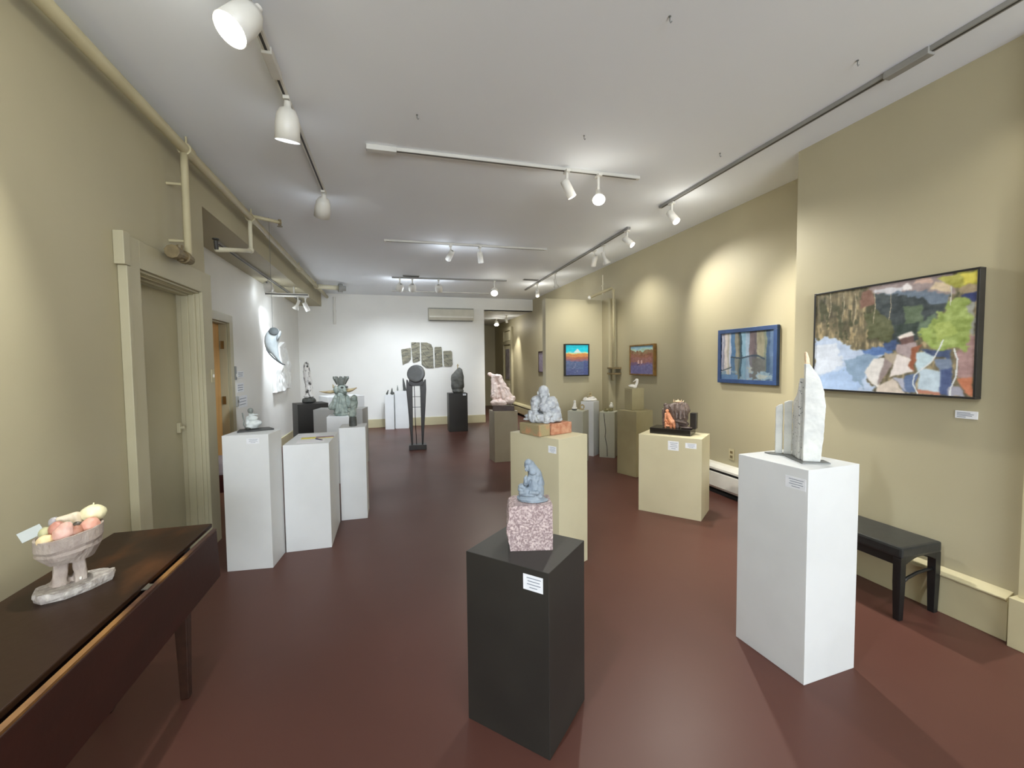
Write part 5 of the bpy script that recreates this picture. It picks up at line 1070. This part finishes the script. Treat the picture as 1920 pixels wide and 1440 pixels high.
def paint_turq(U, V):
    img = np.zeros(U.shape + (3,)); n1 = nz(U, V, 10, 24, 21); n2 = nz(U, V, 14, 14, 22)
    W_ = V + (nz(U, V, 7, 5, 23) - 0.5) * 0.06 + 0.06 * (U - 0.5) ** 2
    for y, c in ((-1, (30, 190, 214)), (0.10, (24, 200, 224)), (0.24, (120, 214, 220)), (0.275, (228, 220, 140)), (0.30, (206, 140, 84)), (0.40, (176, 112, 90)), (0.48, (140, 104, 118)), (0.54, (92, 108, 146)), (0.8, (88, 98, 142))): img[W_ >= y] = c
    img += ((n1 - 0.5) * 34)[..., None]
    img = mix(img, inside(U, V, [(0.34, 0.26), (0.46, 0.17), (0.52, 0.12), (0.60, 0.18), (0.70, 0.26)]), (216, 232, 232), 12, n2)
    img = mix(img, (n2 > 0.68) & (V > 0.6), (120, 128, 160), 10, n1)
    img = mix(img, (U > 0.80) & (V > 0.55) & (n1 > 0.45), (76, 88, 140), 10, n1)
    return img
painting('turquoise, orange and blue painting in a black frame on the partition', 'painting', (2.985, 6.649, 1.545), 0, 0.44, 0.535, 0.018, 0.055, 'blackframe', 80, 96, paint_turq, 0.012)

def paint_canyon(U, V):
    img = np.zeros(U.shape + (3,)); n1 = nz(U, V, 16, 16, 31); n2 = nz(U, V, 10, 10, 32)
    W_ = V + (nz(U, V, 7, 6, 33) - 0.5) * 0.16
    for y, c in ((-1, (150, 190, 210)), (0.10, (176, 204, 190)), (0.17, (150, 124, 92)), (0.27, (156, 104, 84)), (0.40, (158, 110, 104)), (0.60, (130, 104, 136)), (0.68, (116, 112, 160))): img[W_ >= y] = c
    img += ((n1 - 0.5) * 40)[..., None]
    img = mix(img, (V > 0.16) & (V < 0.36) & (n2 > 0.55), (136, 92, 66), 14, n1)
    for x in (0.36, 0.50): img = mix(img, ((U - x) / 0.035) ** 2 + ((V - 0.57) / 0.07) ** 2 < 1, (226, 190, 188), 8, n1)
    img = mix(img, line_mask(U, V, [(0.30, 0.68), (0.40, 0.66)], 0.02, 1), (86, 74, 110), 8, n1)
    return img
painting('canyon painting with two small pale figures in a gold-edged frame', 'painting', (3.599, 5.595, 1.53), R(-90), 0.64, 0.455, 0.022, 0.05, 'goldframe', 90, 80, paint_canyon, 0.012, 'darkframe')
def paint_mauve(U, V):
    img = np.zeros(U.shape + (3,)); n1 = nz(U, V, 8, 14, 41)
    img[:] = (146, 138, 160); img += ((n1 - 0.5) * 50)[..., None]; img = mix(img, V < 0.12, (120, 110, 120), 12, n1); img = mix(img, (V > 0.7) & (n1 > 0.5), (150, 134, 160), 14, n1)
    return img
painting('small mauve painting partly hidden behind the partition in the corridor', 'painting', (3.599, 9.95, 1.53), R(-90), 0.52, 0.52, 0.02, 0.04, 'darkframe', 50, 50, paint_mauve, 0.010)

# label on the wall under the lake painting
b = MB(); b.bx(-0.05, 0.05, -0.004, -0.0005, -0.022, 0.022); b.m(1)
for q, w in ((0.011, 0.03), (0.003, 0.038), (-0.005, 0.034), (-0.013, 0.02)): b.bx(-0.042, -0.042 + 2 * w, -0.0046, -0.004, q - 0.0016, q + 0.0016)
o = b.build('wall_label', ['card', 'ink']); o.location = (3.149, 1.644, 1.180); o.rotation_euler = (0, 0, R(-90)); tag(o, 'small white label card on the wall below the lake painting', 'wall card')

# ------------------------------------------------------------------ sky, window fill light, camera, view
w = bpy.data.worlds.new('sky'); SC.world = w; w.use_nodes = True
bg = w.node_tree.nodes['Background']; bg.inputs['Color'].default_value = (0.85, 0.92, 1.0, 1); bg.inputs['Strength'].default_value = 1.0
l = bpy.data.lights.new('window_fill', 'AREA'); l.shape = 'RECTANGLE'; l.size = 4.0; l.size_y = 2.1; l.energy = FILL; l.color = (0.90, 0.97, 1.05)
o = bpy.data.objects.new('window_fill', l); COL.objects.link(o); o.location = (0.85, -5.3, 1.5); o.rotation_euler = (R(130), 0, 0)  # area light added at the unseen front window, tilted up to brighten the ceiling

cam = bpy.data.cameras.new('camera'); cam.sensor_width = 36.0; cam.lens = 806.0 * 36.0 / 1920.0; cam.clip_start = 0.05
c = bpy.data.objects.new('camera', cam); COL.objects.link(c); SC.camera = c
yaw, pit, rol = R(15.7), R(2.75), R(-0.6)
fw = Vector((math.sin(yaw) * math.cos(pit), math.cos(yaw) * math.cos(pit), -math.sin(pit)))
rt0 = Vector((math.cos(yaw), -math.sin(yaw), 0)); up0 = rt0.cross(fw)
rt = rt0 * math.cos(rol) + up0 * math.sin(rol); up = -rt0 * math.sin(rol) + up0 * math.cos(rol)
c.matrix_world = Matrix((rt, up, -fw)).transposed().to_4x4()
c.location = (0, 0, 1.5)
vs = SC.view_settings
vs.view_transform = 'Standard'; vs.look = 'None'; vs.gamma = 1.0; vs.use_curve_mapping = False; vs.exposure = EXPO
SC.cycles.max_bounces = 8; SC.cycles.diffuse_bounces = 5; SC.cycles.caustics_reflective = False; SC.cycles.caustics_refractive = False
SC.cycles.use_denoising = True
